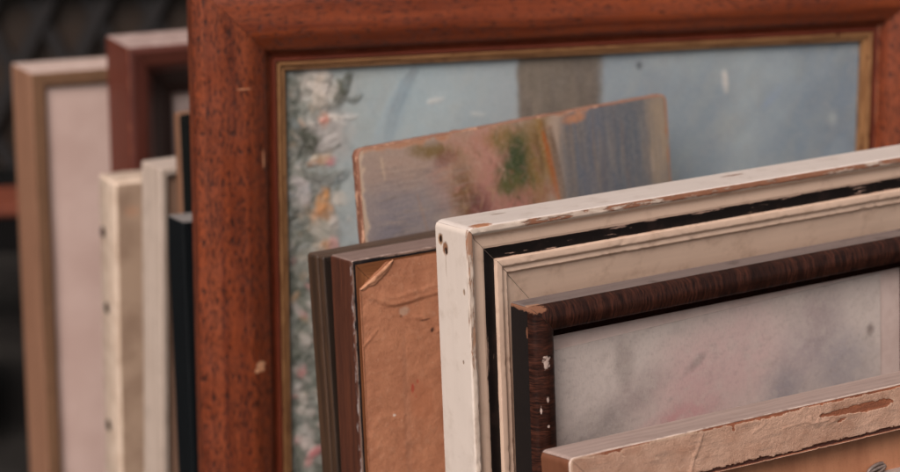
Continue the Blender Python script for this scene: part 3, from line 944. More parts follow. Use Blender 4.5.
# ochre band, rust and dark line
b = bp(534, 150); p.blob(b[0], b[1], 0.012, 0.045, (140, 108, 58), 0.85, 0.5, 0.4, 0.01)
b = bp(538, 145); p.blob(b[0], b[1], 0.007, 0.018, (96, 68, 40), 0.7, 0.5, 0.4, 0.008)
b0 = bp(538, 120); b1 = bp(550, 200); p.stroke(b0, b1, 0.0035, (150, 90, 52), 0.8, 0, 0.0001)
p.stroke(bp(545, 140), bp(553, 200), 0.003, (172, 112, 64), 0.5, 0, 0.0001)
p.stroke(bp(549, 135), bp(557, 205), 0.004, (100, 78, 62), 0.6, 0, 0.0001)
# blue grey right part with vertical strokes
bx = bp(556, 150)[0]
f = np.clip((X - bx) / 0.008, 0, 1)
p.lay(f * 0.95, (114, 112, 112))
b = bp(590, 160); p.blob(b[0], b[1], 0.030, 0.050, (104, 110, 122), 0.85, 0.5, 0.3, 0.02)
b = bp(622, 160); p.blob(b[0], b[1], 0.018, 0.060, (92, 104, 116), 0.7, 0.6, 0.3, 0.02)
for i in range(150):
    px = rng.uniform(556, 656); py = rng.uniform(105, 200); L = rng.uniform(20, 60)
    c = random.choice([(96, 100, 112), (116, 112, 112), (140, 128, 116), (82, 90, 104), (104, 108, 112), (126, 108, 98), (150, 138, 124)])
    q0 = bp(px, py); q1 = bp(px + rng.uniform(-2, 4), py + L)
    p.stroke(q0, q1, rng.uniform(0.001, 0.003), c, 0.3, 0, 0.0001)
p.stroke(bp(562, 130), bp(566, 200), 0.004, (126, 112, 98), 0.5, 0, 0.0001)
p.stroke(bp(643, 150), bp(643, 172), 0.002, (190, 172, 158), 0.8, 0, 0.0001)
p.blob(bp(650, 130)[0], bp(650, 130)[1], 0.012, 0.05, (166, 146, 124), 0.85, 0.5, 0.4, 0.015)
for i in range(160):
    px = rng.uniform(360, 450); py = rng.uniform(165, 250)
    q0 = bp(px, py)
    p.stroke(q0, (q0[0] + rng.uniform(0.01, 0.03), q0[1] + rng.uniform(-0.0015, 0.002)), 0.0007, random.choice([(150, 136, 128), (100, 94, 98), (134, 122, 118), (164, 146, 132)]), 0.3, 0, 0.0001)
for i in range(120):
    px = rng.uniform(440, 545); py = rng.uniform(125, 215)
    q0 = bp(px, py); th = rng.uniform(0, 6.3); L = rng.uniform(0.004, 0.010)
    p.stroke(q0, (q0[0] + L * math.cos(th), q0[1] + L * math.sin(th)), rng.uniform(0.001, 0.002), random.choice([(186, 128, 112), (150, 92, 84), (168, 132, 96), (128, 96, 60), (96, 88, 52), (180, 146, 126)]), 0.32, 0, 0.00015)
p.stroke(bp(408, 190), bp(418, 235), 0.0012, (168, 134, 112), 0.6, 0, 0)
p.stroke(bp(374, 155), bp(376, 176), 0.0015, (204, 178, 154), 0.9, 0, 0)
# worn borders: bare wood along the top and the pale scraped left edge
e = -U + (p.nz_(0.012, 4) - 0.5) * 0.010 + (p.nz_(0.05, 2) - 0.5) * 0.007
p.lay(np.clip((0.0028 - e) / 0.0008, 0, 1) * 0.95, (186, 132, 102), -0.0003)
p.lay(np.clip((0.0045 - e) / 0.002, 0, 1) * 0.45, (188, 140, 110))
e = X - 0.001 + (p.nz_(0.010, 4) - 0.5) * 0.012
p.lay(np.clip((0.0042 - e) / 0.001, 0, 1) * 0.9, (206, 180, 156), -0.0002)
e = (Wb - X) + (p.nz_(0.010, 4) - 0.5) * 0.006
p.lay(np.clip((0.0036 - e) / 0.001, 0, 1) * 0.9, (170, 118, 86), -0.0003)
b = bp(572, 117); p.blob(b[0], b[1] + 0.0015, 0.012, 0.004, (190, 132, 98), 0.95, 0.3, 0.5, 0.006)
blur(p, 1)
for i in range(60):
    px = rng.uniform(556, 650); q0 = bp(px, rng.uniform(100, 150)); q1 = bp(px + rng.uniform(-1, 5), rng.uniform(160, 205))
    p.stroke(q0, q1, rng.uniform(0.0008, 0.0018), random.choice([(140, 132, 122), (84, 92, 104), (76, 84, 96), (132, 116, 102), (110, 116, 124)]), 0.28, 0, 0.0001)
for i in range(240):
    px = rng.uniform(358, 450); py = rng.uniform(160, 250); q0 = bp(px, py)
    p.stroke(q0, (q0[0] + rng.uniform(0.006, 0.026), q0[1] + rng.uniform(-0.0012, 0.0012)), rng.uniform(0.0005, 0.0010), random.choice([(196, 178, 164), (104, 96, 100), (168, 150, 138), (186, 160, 140), (120, 108, 108)]), 0.2, 0, 0.0001)
for i in range(120):
    px = rng.uniform(440, 545); q0 = bp(px, rng.uniform(125, 212)); th = rng.normal(1.4, 0.7); L = rng.uniform(0.003, 0.012)
    p.stroke(q0, (q0[0] + L * math.cos(th), q0[1] + L * math.sin(th)), rng.uniform(0.0008, 0.0018), random.choice([(84, 88, 48), (60, 72, 42), (52, 66, 38), (104, 96, 54)]) if 498 < px < 528 else random.choice([(204, 150, 134), (150, 96, 86), (180, 146, 108), (120, 92, 58), (196, 160, 138)]), 0.4, 0, 0.00015)
p.stroke(bp(536, 118), bp(546, 178), 0.0045, (150, 118, 62), 0.75); p.stroke(bp(540, 130), bp(553, 200), 0.0026, (172, 92, 40), 0.95); p.stroke(bp(548, 125), bp(558, 205), 0.003, (104, 76, 54), 0.6)
p.stroke(bp(556, 120), bp(559, 200), 0.0022, (140, 124, 108), 0.45); p.stroke(bp(566, 125), bp(569, 200), 0.0018, (136, 120, 106), 0.4)


def clip_round(X, U):
    r_ = 0.0062
    X2 = X.copy(); U2 = U.copy()
    for sx in (-1, 1):
        cx = (Wb - 0.0010 - r_) if sx > 0 else 0.0010 + r_
        cu = -0.0010 - r_
        dx = (X - cx) * sx; du = U - cu
        m_ = (dx > 0) & (du > 0)
        k = np.maximum(dx, du) / np.maximum(np.hypot(dx, du), 1e-9)
        X2 = np.where(m_, cx + sx * dx * k, X2); U2 = np.where(m_, cu + du * k, U2)
    return X2, U2


grid('painted_face', Wb, H, x0, x1, u0, u1, tb + 0.0003, RB, paint_mat('worn oil paint', 0.6, 1500, 0.00015, 0.12), root, colour=p.C, relief=np.clip(p.Hh, -0.0002, 0.0006), shape=clip_round, thick=0.0008)

# ================================================================== 7  mahogany frame with the blue-grey painting
Wr = 0.6790
root, H = thing('picture_frame', (-0.2092, 2.077, 0.6827), (16.44, 1.87, -0.44), Wr,
                'large reddish brown wooden frame with gilt inner edge around a blue grey painting', 'picture frame', du=0.009, dn=-0.02)
m_red = mahogany('mahogany', Wr, H)
m_redt = mahogany('mahogany rail', Wr, H, 0.05)
m_red2 = wood('dark mahogany', lin(78, 30, 18), lin(118, 52, 30), None, 0.5, 0.45)
pts = [(0, 0, 0, 0), (0, 0.0215, 0.004, 0), (0.007, 0.0275, 0.006, 0), (0.020, 0.0305, 0.02, 0), (0.044, 0.0305, 0.018, 0), (0.0595, 0.0215, 0.010, 0),
       (0.0650, 0.0120, 0.0018, 1), (0.0672, 0.0112, 0, 1), (0.0682, 0.0138, 0.0008, 1), (0.0706, 0.0138, 0.0008, 1), (0.0711, 0.006, 0, 1), (0.062, 0.006, 0, 1), (0.062, 0, 0, 1)]
frame_members(root, Wr, H, pts, [m_red, m_red2], [m_redt, m_red2], step=0.003, maxd=0.0018, chip=0.0005, amp=0.00025, fine='TLR')
mg = M('old gilding')
uv = mg.uv()
a = mg.noise(mg.sc(uv, (30, 300, 1)), 1, 5, 0.65)
c = mg.mix(mg.step(a, 0.4, 0.7), lin(172, 126, 84), lin(120, 80, 50))
c = mg.mix(mg.step(mg.noise(mg.sc(uv, (90, 250, 1)), 1, 4), 0.58, 0.68), c, lin(84, 46, 28))
mg.b.inputs['Metallic'].default_value = 0.35
m_gilt = mg.fin(c, 0.45, a, 0.0003)
slip = [(0.0715, 0.0045, 0, 0), (0.0715, 0.0150, 0.0008, 0), (0.0741, 0.0145, 0.0010, 0), (0.0757, 0.0112, 0.0004, 0), (0.0778, 0.0116, 0.0006, 0), (0.0798, 0.0080, 0.0004, 0), (0.0798, 0.0045, 0, 0)]
for side in 'TLBR':
    member('gilt_slip', side, Wr, H, slip, [m_gilt], root, step=0.004, maxd=0.0012, chip=0.0003, amp=0.0001)
RR = 0.0011
x0, x1, u0, u1 = 0.0715, Wr - 0.0715, -0.0715, -(H - 0.0715)
p = Paint(x0, x1, u0, u1, RR)
X, U = p.X, p.U


def rp(px, py):
    return 0.0797 + (px - 284) * 0.000872 + max(0, px - 515) * 0.00002, -0.0797 - (py - 70) * 0.000862 - (px - 284) * 0.000030


cl = [(284, (150, 156, 152)), (350, (160, 170, 170)), (420, (160, 178, 184)), (500, (156, 166, 170)), (600, (138, 150, 158)), (720, (130, 143, 152)), (860, (118, 132, 145))]
xs = [rp(a, 70)[0] for a, _ in cl]
base = np.stack([np.interp(X, xs, [lin(*c)[k] for _, c in cl]) for k in range(3)], -1)
p.C = base
p.lay(np.clip((p.nz_(0.07) - 0.45) * 3, 0, 1) * 0.5, (172, 182, 184))
p.lay(np.clip((p.nz_(0.05) - 0.5) * 3, 0, 1) * 0.4, (134, 148, 158))
for i in range(420):
    px = rng.uniform(340, 880); py = rng.uniform(40, 260); q0 = rp(px, py)
    th = rng.normal(1.3, 0.5); L = rng.uniform(0.01, 0.04)
    f = np.interp(px, [340, 500, 880], [1, 0.95, 0.80])
    c = random.choice([(168, 180, 182), (154, 168, 175), (178, 182, 178), (156, 162, 164)])
    p.stroke(q0, (q0[0] + L * math.cos(th), q0[1] + L * math.sin(th)), rng.uniform(0.003, 0.008), tuple(int(v * f) for v in c), 0.22, 0, 0.00015)
# grey brown pillar
xa, xb = rp(515, 80)[0], rp(605, 80)[0]
e = (p.nz_(0.02) - 0.5) * 0.006
pil = np.clip((X - xa + e) / 0.004, 0, 1) * np.clip((xb - X + e) / 0.008, 0, 1)
p.lay(pil * 0.96, (106, 96, 84))
p.lay(pil * np.clip((X - xa - 0.03) / 0.03, 0, 1) * 0.5, (94, 86, 80))
p.lay(pil * np.clip((p.nz_(0.015) - 0.45) * 3, 0, 1) * 0.4, (128, 116, 104))
for i in range(40):
    q0 = (rng.uniform(xa + 0.003, xb - 0.004), rng.uniform(-0.15, -0.075))
    p.stroke(q0, (q0[0] + 0.002, q0[1] - 0.04), 0.003, random.choice([(120, 112, 104), (96, 90, 88), (134, 122, 110)]), 0.3)
# diagonal grey stroke in the sky, pale dabs and dark dots
p.stroke(rp(412, 72), rp(385, 140), 0.006, (124, 136, 144), 0.8, 0.004)
p.stroke(rp(402, 95), rp(390, 112), 0.005, (112, 124, 132), 0.4)
p.stroke(rp(402, 88), rp(376, 150), 0.010, (150, 172, 184), 0.5)
p.stroke(rp(729, 80), rp(731, 100), 0.0028, (214, 206, 196), 0.95, 0, 0.0006)
p.blob(*rp(640, 71), 0.0026, 0.0035, (74, 82, 90), 0.9, 0.4, 0.2, 0.004)
p.stroke(rp(426, 104), rp(440, 101), 0.0022, (206, 204, 198), 0.8, 0, 0.0004)
p.stroke(rp(470, 116), rp(484, 118), 0.002, (196, 196, 190), 0.6, 0, 0.0004)
p.stroke(rp(772, 116), rp(790, 96), 0.004, (128, 146, 172), 0.5)
p.blob(*rp(846, 130), 0.004, 0.006, (164, 172, 172), 0.6, 0.5, 0.4, 0.006)
# foliage and blossom down the left side
m_ = np.clip((rp(312, 80)[0] - X + (p.nz_(0.03) - 0.5) * 0.05 + np.clip(-U - 0.14, 0, 1) * 0.20) / 0.022, 0, 1)
p.lay(m_ * 0.9, (104, 108, 98))
m_ = np.clip((rp(296, 80)[0] - X + (p.nz_(0.03) - 0.5) * 0.05 + np.clip(-U - 0.25, 0, 1) * 0.25) / 0.02, 0, 1)
p.lay(m_ * 0.8, (78, 84, 76))
for i in range(420):
    py = rng.uniform(70, 480); px = 284 + abs(rng.normal(0, 18 + max(0, py - 150) * 0.06)); q0 = rp(px, py)
    th = rng.uniform(0, 6.28); L = rng.uniform(0.004, 0.016)
    c = random.choice([(92, 98, 88), (70, 78, 70), (122, 126, 116), (146, 146, 138), (60, 68, 62), (104, 112, 104), (134, 140, 136)])
    p.stroke(q0, (q0[0] + L * math.cos(th), q0[1] + L * math.sin(th)), rng.uniform(0.0015, 0.0045), c, 0.7, rng.uniform(-0.003, 0.003), 0.0004)


def dab(x, y, x2, y2, w, c, al=0.95, bend=0):
    p.stroke(rp(x, y), rp(x2, y2), w, c, al, bend, 0.0007)


WH = (222, 212, 202)
p.blob(*rp(317, 88), 0.013, 0.022, (196, 188, 178), 0.9, 0.4, 0.5, 0.010, 70)
for a_ in ((312, 72, 306, 90, 0.006, WH), (322, 72, 316, 100, 0.007, (214, 202, 190)), (314, 95, 324, 106, 0.006, (204, 190, 176)), (328, 76, 322, 92, 0.004, (186, 178, 172))):
    dab(*a_)
for a_ in ((347, 76, 338, 96, 0.0055, (62, 66, 54)), (341, 86, 336, 104, 0.0060, (58, 62, 50)), (338, 92, 332, 104, 0.004, (74, 78, 66)), (352, 101, 358, 95, 0.0032, (70, 76, 68)),
           (336, 80, 342, 92, 0.003, (86, 90, 78)), (326, 104, 318, 112, 0.0035, (92, 92, 80)), (345, 98, 352, 103, 0.0025, (92, 98, 94))):
    dab(*a_)
p.blob(*rp(328, 132), 0.017, 0.020, (172, 166, 162), 0.9, 0.4, 0.5, 0.012)
dab(322, 115, 321, 124, 0.0052, (206, 150, 122)); dab(320, 120, 326, 118, 0.003, (214, 140, 130))
dab(328, 116, 340, 118, 0.0028, WH); dab(342, 117, 356, 116, 0.0022, (196, 194, 190), 0.8); dab(333, 121, 343, 124, 0.002, (210, 206, 200), 0.8)
dab(298, 119, 302, 128, 0.0028, (204, 150, 104)); dab(307, 123, 309, 127, 0.0050, (232, 222, 212)); dab(294, 124, 292, 132, 0.004, (196, 190, 186)); dab(289, 132, 297, 136, 0.003, (188, 182, 178))
p.blob(*rp(306, 141), 0.011, 0.012, (64, 68, 58), 0.95, 0.35, 0.6, 0.008)
for i in range(14):
    dab(287 + rng.uniform(0, 8), 70 + i * 6, 287 + rng.uniform(0, 8), 80 + i * 6, 0.005, random.choice([(70, 76, 68), (84, 90, 82), (96, 100, 92)]), 0.8)
dab(298, 134, 306, 144, 0.004, (56, 60, 50)); dab(312, 136, 308, 150, 0.004, (64, 68, 58))
dab(314, 152, 338, 144, 0.0024, (76, 78, 70)); dab(318, 148, 334, 138, 0.006, (184, 178, 174), 0.7)
dab(312, 160, 326, 157, 0.0045, (204, 150, 98)); dab(306, 163, 316, 160, 0.003, (196, 132, 84)); dab(326, 162, 331, 159, 0.0045, (206, 124, 132)); dab(310, 157, 318, 154, 0.002, (216, 196, 170))
for k in range(6):
    dab(298 + k * 2, 166 + k * 3, 342 - k * 3, 168 + k * 3.2, 0.0028, random.choice([(94, 98, 92), (118, 120, 114), (78, 84, 80), (134, 134, 130)]), 0.8, 0.006)
for a_ in ((292, 176, 304, 188, 0.005, (184, 176, 176)), (302, 184, 298, 202, 0.006, (196, 186, 186)), (306, 190, 300, 210, 0.005, (186, 178, 176)), (290, 190, 294, 206, 0.004, (158, 154, 152)),
           (288, 214, 302, 208, 0.004, (74, 78, 74)), (290, 222, 304, 220, 0.003, (66, 72, 70))):
    dab(*a_)
for a_ in ((322, 190, 318, 206, 0.006, (206, 148, 90)), (318, 204, 326, 216, 0.008, (200, 140, 84)), (310, 216, 318, 208, 0.005, (196, 138, 92)), (314, 220, 310, 222, 0.004, (206, 156, 112)),
           (332, 196, 341, 200, 0.007, (212, 200, 186)), (331, 218, 328, 234, 0.005, (206, 194, 184)), (312, 224, 326, 236, 0.010, (186, 180, 168)), (316, 246, 310, 250, 0.006, (214, 194, 172)),
           (330, 240, 328, 250, 0.006, (206, 146, 140)), (322, 242, 318, 252, 0.005, (190, 136, 88)), (334, 180, 344, 172, 0.004, (112, 122, 124))):
    dab(*a_)
for i in range(70):
    py = rng.uniform(255, 475); px = rng.uniform(288, 330)
    c = random.choice([(186, 178, 172), (168, 160, 156), (196, 130, 130), (150, 148, 142), (176, 140, 104), (206, 196, 188), (64, 72, 64), (56, 64, 58)])
    dab(px, py, px + rng.uniform(-8, 8), py + rng.uniform(-9, 9), rng.uniform(0.002, 0.005), c, 0.7)
for a_ in ((294, 442, 306, 452, 0.006, (196, 184, 178)), (304, 458, 314, 452, 0.004, (200, 118, 122)), (300, 430, 292, 436, 0.004, (170, 166, 160))):
    dab(*a_)
for i in range(170):
    py = rng.uniform(72, 260); px = 288 + abs(rng.normal(0, 20)); th = rng.uniform(0, 6.3); L_ = rng.uniform(3, 11)
    dab(px, py, px + L_ * math.cos(th), py + L_ * math.sin(th), rng.uniform(0.0012, 0.0032), random.choice([(96, 102, 92), (72, 78, 70), (150, 152, 146), (186, 180, 174), (120, 124, 116), (170, 150, 128), (140, 152, 156)]), 0.5, rng.uniform(-0.003, 0.003))
blur(p, 1)
m2 = np.clip((p.nz_(0.006, 3) - 0.5) * 4, 0, 1)
lf_ = np.clip((0.16 - p.X) / 0.03, 0.15, 1)
p.lay(m2 * 0.26 * lf_, (96, 100, 96))
m2 = np.clip((p.nz_(0.005, 3) - 0.5) * 4, 0, 1)
p.lay(m2 * 0.2 * lf_, (188, 186, 180))
grid('painting', Wr, H, x0, x1, u0, u1, 0.0042, RR, paint_mat('oil painting', 0.42, 2000, 0.00016, 0.10), root, colour=p.C, relief=np.clip(p.Hh, 0, 0.0016), thick=0.0016)

# ================================================================== 8  two black frames behind the mahogany one
m_nb = painted('blue black paint', lin(15, 19, 22), lin(110, 84, 66), 0.2, lin(16, 16, 18), 0.4, 0.5, dust=lin(160, 152, 148), dust_amt=0.98)
m_kb = plain('black board', lin(22, 22, 24), lin(14, 14, 15), 0.6)
Wk = 0.26
root, H = thing('picture_frame', (-0.2466, 2.1935, 0.4652), (26.1, 3.84, -0.62), Wk,
                'short blue black frame with dusty top edge just behind the mahogany frame', 'picture frame')
pts = [(0, 0, 0, 0), (0, 0.0365, 0.002, 0), (0.014, 0.035, 0.002, 0), (0.016, 0.018, 0, 0), (0.011, 0.016, 0, 0), (0.011, 0, 0, 0)]
frame_members(root, Wk, H, pts, [m_nb], step=0.006, chip=0.0003, maxd=0.003)
grid('board', Wk, H, 0.0115, Wk - 0.0115, -0.0115, -(H - 0.0115), 0.0155, 0.01, m_kb, root, thick=0.003)
Wt = 0.24
root, H = thing('picture_frame', (-0.2495, 2.2955, 0.5344), (26.1, 3.84, -0.62), Wt,
                'taller black faced panel with raw wood edge behind the blue black frame', 'picture frame')
m_tw = wood('raw pine edge', lin(134, 94, 70), lin(158, 116, 90))
m_tf = painted('black face paint', lin(20, 22, 21), lin(96, 74, 60), 0.2, lin(18, 18, 18), 0.4, 0.55)
pts = [(0, 0, 0, 0), (0, 0.0125, 0.0012, 1), (0.020, 0.0125, 0.001, 1), (0.020, 0.009, 0, 1), (0.015, 0.009, 0, 1), (0.015, 0, 0, 1)]
frame_members(root, Wt, H, pts, [m_tw, m_tf], step=0.006, chip=0.0003, maxd=0.003)
grid('board', Wt, H, 0.0155, Wt - 0.0155, -0.0155, -(H - 0.0155), 0.0085, 0.01, m_kb, root, thick=0.003)

# ================================================================== 9  pale strip frame
W2 = 0.28
root, H = thing('picture_frame', (-0.2905, 2.3809, 0.4679), (35.54, -0.6, -1.16), W2,
                'pale greyish raw wood frame edge between nailed canvas and black panel', 'picture frame')
m_2 = wood('weathered pale wood', lin(178, 158, 143), lin(208, 190, 176), lin(204, 186, 175), 0.5, 0.75, None, 0, 1.0)
m_2b = wood('dark inner board', lin(150, 116, 96), lin(174, 138, 116))
pts = [(0, 0, 0, 0), (0, 0.036, 0.0025, 0), (0.0075, 0.036, 0.0015, 0), (0.0075, 0.012, 0, 0), (0.0075, 0, 0, 0)]
frame_members(root, W2, H, pts, [m_2], step=0.006, chip=0.0004, maxd=0.003)
o = grid('board', W2, H, 0.0078, W2 - 0.0078, -0.0078, -(H - 0.0078), 0.030, 0.01, m_2b, root, thick=0.004)

# ================================================================== 10  nailed stretched canvas
W1 = 0.27
root, H = thing('stretched_canvas', (-0.3446, 2.4747, 0.4319), (28.08, 0.84, -1.11), W1,
                'cream stretched canvas with rusty tacks along its side, in front of beige frame', 'canvas')
m1 = M('canvas side')
o_ = m1.obj()
a = m1.noise(o_, 60, 4)
c = m1.mix(m1.step(a, 0.35, 0.7), lin(226, 203, 182), lin(208, 182, 160))
v_ = m1.local(W1, H)
for dn_, u_ in ((0.0088, -0.0567), (0.0148, -0.1327), (0.0129, -0.2548)):
    c = m1.mix(m1.math('MULTIPLY', m1.spot(v_, (0, -dn_ - 0.001, u_), (None, 0.0052, 0.0062), 300, 0.4, 0.5), 0.75), c, lin(120, 76, 50))
m_c1 = m1.fin(c, 0.8, m1.noise(o_, 1500, 2), 0.0002)
m1f = M('primed canvas')
o_ = m1f.obj(); v_ = m1f.local(W1, H)
a = m1f.noise(o_, 30, 4)
c = m1f.mix(m1f.step(a, 0.35, 0.7), lin(176, 150, 128), lin(150, 124, 104))
c = m1f.mix(m1f.math('MULTIPLY', m1f.spot(v_, (0.017, 0, -0.030), (0.007, None, 0.006), 200, 0.4, 0.5), 0.35), c, lin(204, 150, 116))
m_f1 = m1f.fin(c, 0.8, m1f.noise(o_, 1500, 2), 0.0002)
m_t1 = wood('pale canvas fold', lin(214, 194, 172), lin(196, 172, 148))
lp = resample(rounded(W1, H, 0.003, 0), 0.004)
n = len(lp)
V = []; F = []
lay = ((0.0, 0.001), (-0.001, 0), (-0.040, 0), (-0.0425, 0.0006), (-0.0438, 0.0020), (-0.044, 0.0038))
for (y, ins) in lay:
    for (x, z) in lp:
        q = Vector((x, y, z))
        jag = 0.0005 * mn.noise(q * 60)
        dx = -math.copysign(ins + jag, x) if abs(x) > W1 / 2 - 0.004 else 0
        dz = -(ins + jag) if z > H - 0.004 else (ins if z < 0.004 else 0)
        V.append((x + dx, y, z + dz))
F = [[r * n + k, r * n + (k + 1) % n, (r + 1) * n + (k + 1) % n, (r + 1) * n + k] for r in range(len(lay) - 1) for k in range(n)]
mi = [0] * (n * 3) + [0] * n + [1] * n
F += [list(range(n))[::-1], [(len(lay) - 1) * n + k for k in range(n)]]
mi += [0, 1]
cv = mesh_obj('canvas', V, F, [m_c1, m_f1], root, 50, mi)
m_rust = plain('rusted tack', lin(66, 42, 34), lin(40, 26, 22), 0.6, 300, metallic=0.4)
for dn_, u_ in ((0.0088, -0.0567), (0.0148, -0.1327), (0.0129, -0.2548)):
    V = []; F = []
    for i, (rr, hh) in enumerate(((0.0054, 0.0), (0.0055, 0.0006), (0.0044, 0.0014), (0.0016, 0.0018))):
        for k in range(14):
            th = 2 * math.pi * k / 14
            V.append((-W1 / 2 - hh + 0.0002, -dn_ + rr * math.cos(th), H + u_ + rr * math.sin(th)))
    F = [[r * 14 + k, r * 14 + (k + 1) % 14, (r + 1) * 14 + (k + 1) % 14, (r + 1) * 14 + k] for r in range(3) for k in range(14)] + [[42 + k for k in range(14)], list(range(14))[::-1]]
    mesh_obj('tack', V, F, m_rust, cv, 60)

# ================================================================== 11  brown moulded frame
Wn = 0.36
root, H = thing('picture_frame', (-0.3519, 2.619, 0.5415), (24.47, 0.6, -0.15), Wn,
                'dark red brown frame with deep rounded moulding and pale dusty top', 'picture frame')
m_n1 = wood('red brown side', lin(92, 42, 30), lin(118, 58, 42), lin(206, 182, 174), 0.95, 0.5, lin(168, 104, 74), 0.2)
m_n2 = wood('dark red brown', lin(72, 33, 25), lin(104, 50, 38), lin(130, 84, 70), 0.4, 0.5, lin(168, 104, 74), 0.2)
m_n3 = wood('brown cove with painted shade', lin(32, 16, 13), lin(46, 24, 19), None, 0.4, 0.5)  # shade of the hollow is put into this darker brown
pts = [(0, 0, 0, 0), (0, 0.070, 0.003, 1), (0.006, 0.0725, 0.004, 1), (0.022, 0.067, 0.014, 1), (0.032, 0.050, 0.003, 2), (0.048, 0.034, 0.01, 2), (0.060, 0.026, 0.002, 2), (0.060, 0.018, 0, 2), (0.050, 0.018, 0, 2), (0.050, 0, 0, 2)]
frame_members(root, Wn, H, pts, [m_n1, m_n2, m_n3], step=0.006, chip=0.0005, maxd=0.003)
grid('canvas', Wn, H, 0.0505, Wn - 0.0505, -0.0505, -(H - 0.0505), 0.017, 0.01, plain('pale grey canvas', lin(188, 170, 164), lin(170, 150, 146), 0.8, 25), root, thick=0.003)

# ================================================================== 12  beige box frame
Wl = 0.34
root, H = thing('picture_frame', (-0.4688, 2.7293, 0.4901), (24.19, 2.85, -0.75), Wl,
                'deep light brown box frame holding a blank pinkish beige canvas, farthest left', 'picture frame')
m_l1 = wood('light brown side', lin(142, 100, 76), lin(166, 122, 96), lin(226, 202, 192), 0.95, 0.6, lin(206, 172, 146), 0.15, 0.7)
m_l2 = wood('light brown front', lin(108, 78, 56), lin(128, 94, 68), None, 0.5, 0.6, lin(190, 150, 120), 0.15, 0.7)
pts = [(0, 0, 0, 0), (0, 0.077, 0.0018, 1), (0.0145, 0.077, 0.001, 1), (0.0150, 0.069, 0.001, 1), (0.0165, 0.069, 0, 1), (0.0165, 0.060, 0, 1), (0.0165, 0, 0, 1)]
frame_members(root, Wl, H, pts, [m_l1, m_l2], step=0.006, chip=0.0004, maxd=0.003)
grid('canvas', Wl, H, 0.0168, Wl - 0.0168, -0.0168, -(H - 0.0168), 0.0690, 0.01, plain('pinkish beige canvas', lin(210, 184, 174), lin(198, 170, 160), 0.75, 14), root, thick=0.004,
     relief=lambda x, u: 0.0006 * np.sin(x * 24 + 1) + 0.0006 * np.cos(u * 15))

# ------------------------------------------------------------------ dim things behind the row
fence = bpy.data.objects.new('lattice_fence', None); COL.objects.link(fence)
fence.location = (-0.3, 3.95, 0); fence.rotation_euler = (0, 0, R(6))
tag(fence, 'dark weathered lattice fence with a black horizontal rail behind the frames', 'fence')
m_fs = wood('grey lattice wood', lin(22, 18, 18), lin(30, 25, 25))
m_fb = wood('dark brown boards', lin(36, 24, 15), lin(50, 34, 20))
m_fr = plain('black rail paint', lin(11, 11, 11), lin(16, 16, 16), 0.7)
FH = 1.5
box('back_board', (-2.0, 0.03, 0.02), (2.0, 0.05, FH), m_fb, fence)
for k in range(5):
    box('post', (-2.0 + k * 0.98, -0.05, 0), (-1.93 + k * 0.98, -0.02, FH + 0.04), m_fr, fence, 0.004)
for z in (0.05, 0.36, 0.98, 1.42):
    box('rail', (-2.0, -0.0195, z), (2.0, 0.0005, z + 0.034), m_fr, fence, 0.003)
pitch_ = 0.085
i = 0
sl = []
for sgn in (-1, 1):
    for k in range(-8, 49):
        x = -2.0 + k * pitch_
        # slanted slat from bottom to top
        w_ = 0.011
        h0, h1 = 0.03, FH - 0.02
        dx = (h1 - h0) * 0.5 * sgn
        xa = x if sgn > 0 else x + 0.2
        q = [(xa - w_, h0), (xa + w_, h0), (xa + dx + w_, h1), (xa + dx - w_, h1)]
        # keep inside the panel
        if min(a[0] for a in q) < -2.0 or max(a[0] for a in q) > 2.0:
            continue
        y0 = 0.003 if sgn > 0 else 0.0115
        sl.append((q, y0))
for q, y0 in sl:
    V = [(a[0], y0, a[1]) for a in q] + [(a[0], y0 + 0.008, a[1]) for a in q]
    o = mesh_obj('slat', V, [[0, 1, 2, 3], [7, 6, 5, 4], [0, 4, 5, 1], [1, 5, 6, 2], [2, 6, 7, 3], [3, 7, 4, 0]], m_fs, fence)
    set_uv(o.data, [v[2] for v in V], [v[0] for v in V]); set_float(o.data, 'wear', [0] * 8)

bench = bpy.data.objects.new('wooden_stool', None); COL.objects.link(bench)
bench.location = (-0.74, 3.28, 0); bench.rotation_euler = (0, 0, R(8))
tag(bench, 'low dark stool with reddish brown seat behind the beige frame', 'stool')
m_bs = wood('reddish seat wood', lin(104, 50, 32), lin(132, 68, 46))
m_bl = plain('dark stool leg', lin(12, 10, 10), lin(8, 7, 7), 0.7)
box('seat', (-0.24, -0.045, 0.178), (0.24, 0.045, 0.198), m_bs, bench, 0.004)
for sx in (-1, 1):
    for sy in (-1, 1):
        box('leg', (sx * 0.20 - 0.02, sy * 0.025 - 0.014, 0), (sx * 0.20 + 0.02, sy * 0.025 + 0.014, 0.1776), m_bl, bench, 0.003)
box('apron', (-0.1795, -0.04, 0.13), (0.1795, -0.026, 0.1776), m_bl, bench, 0.002)

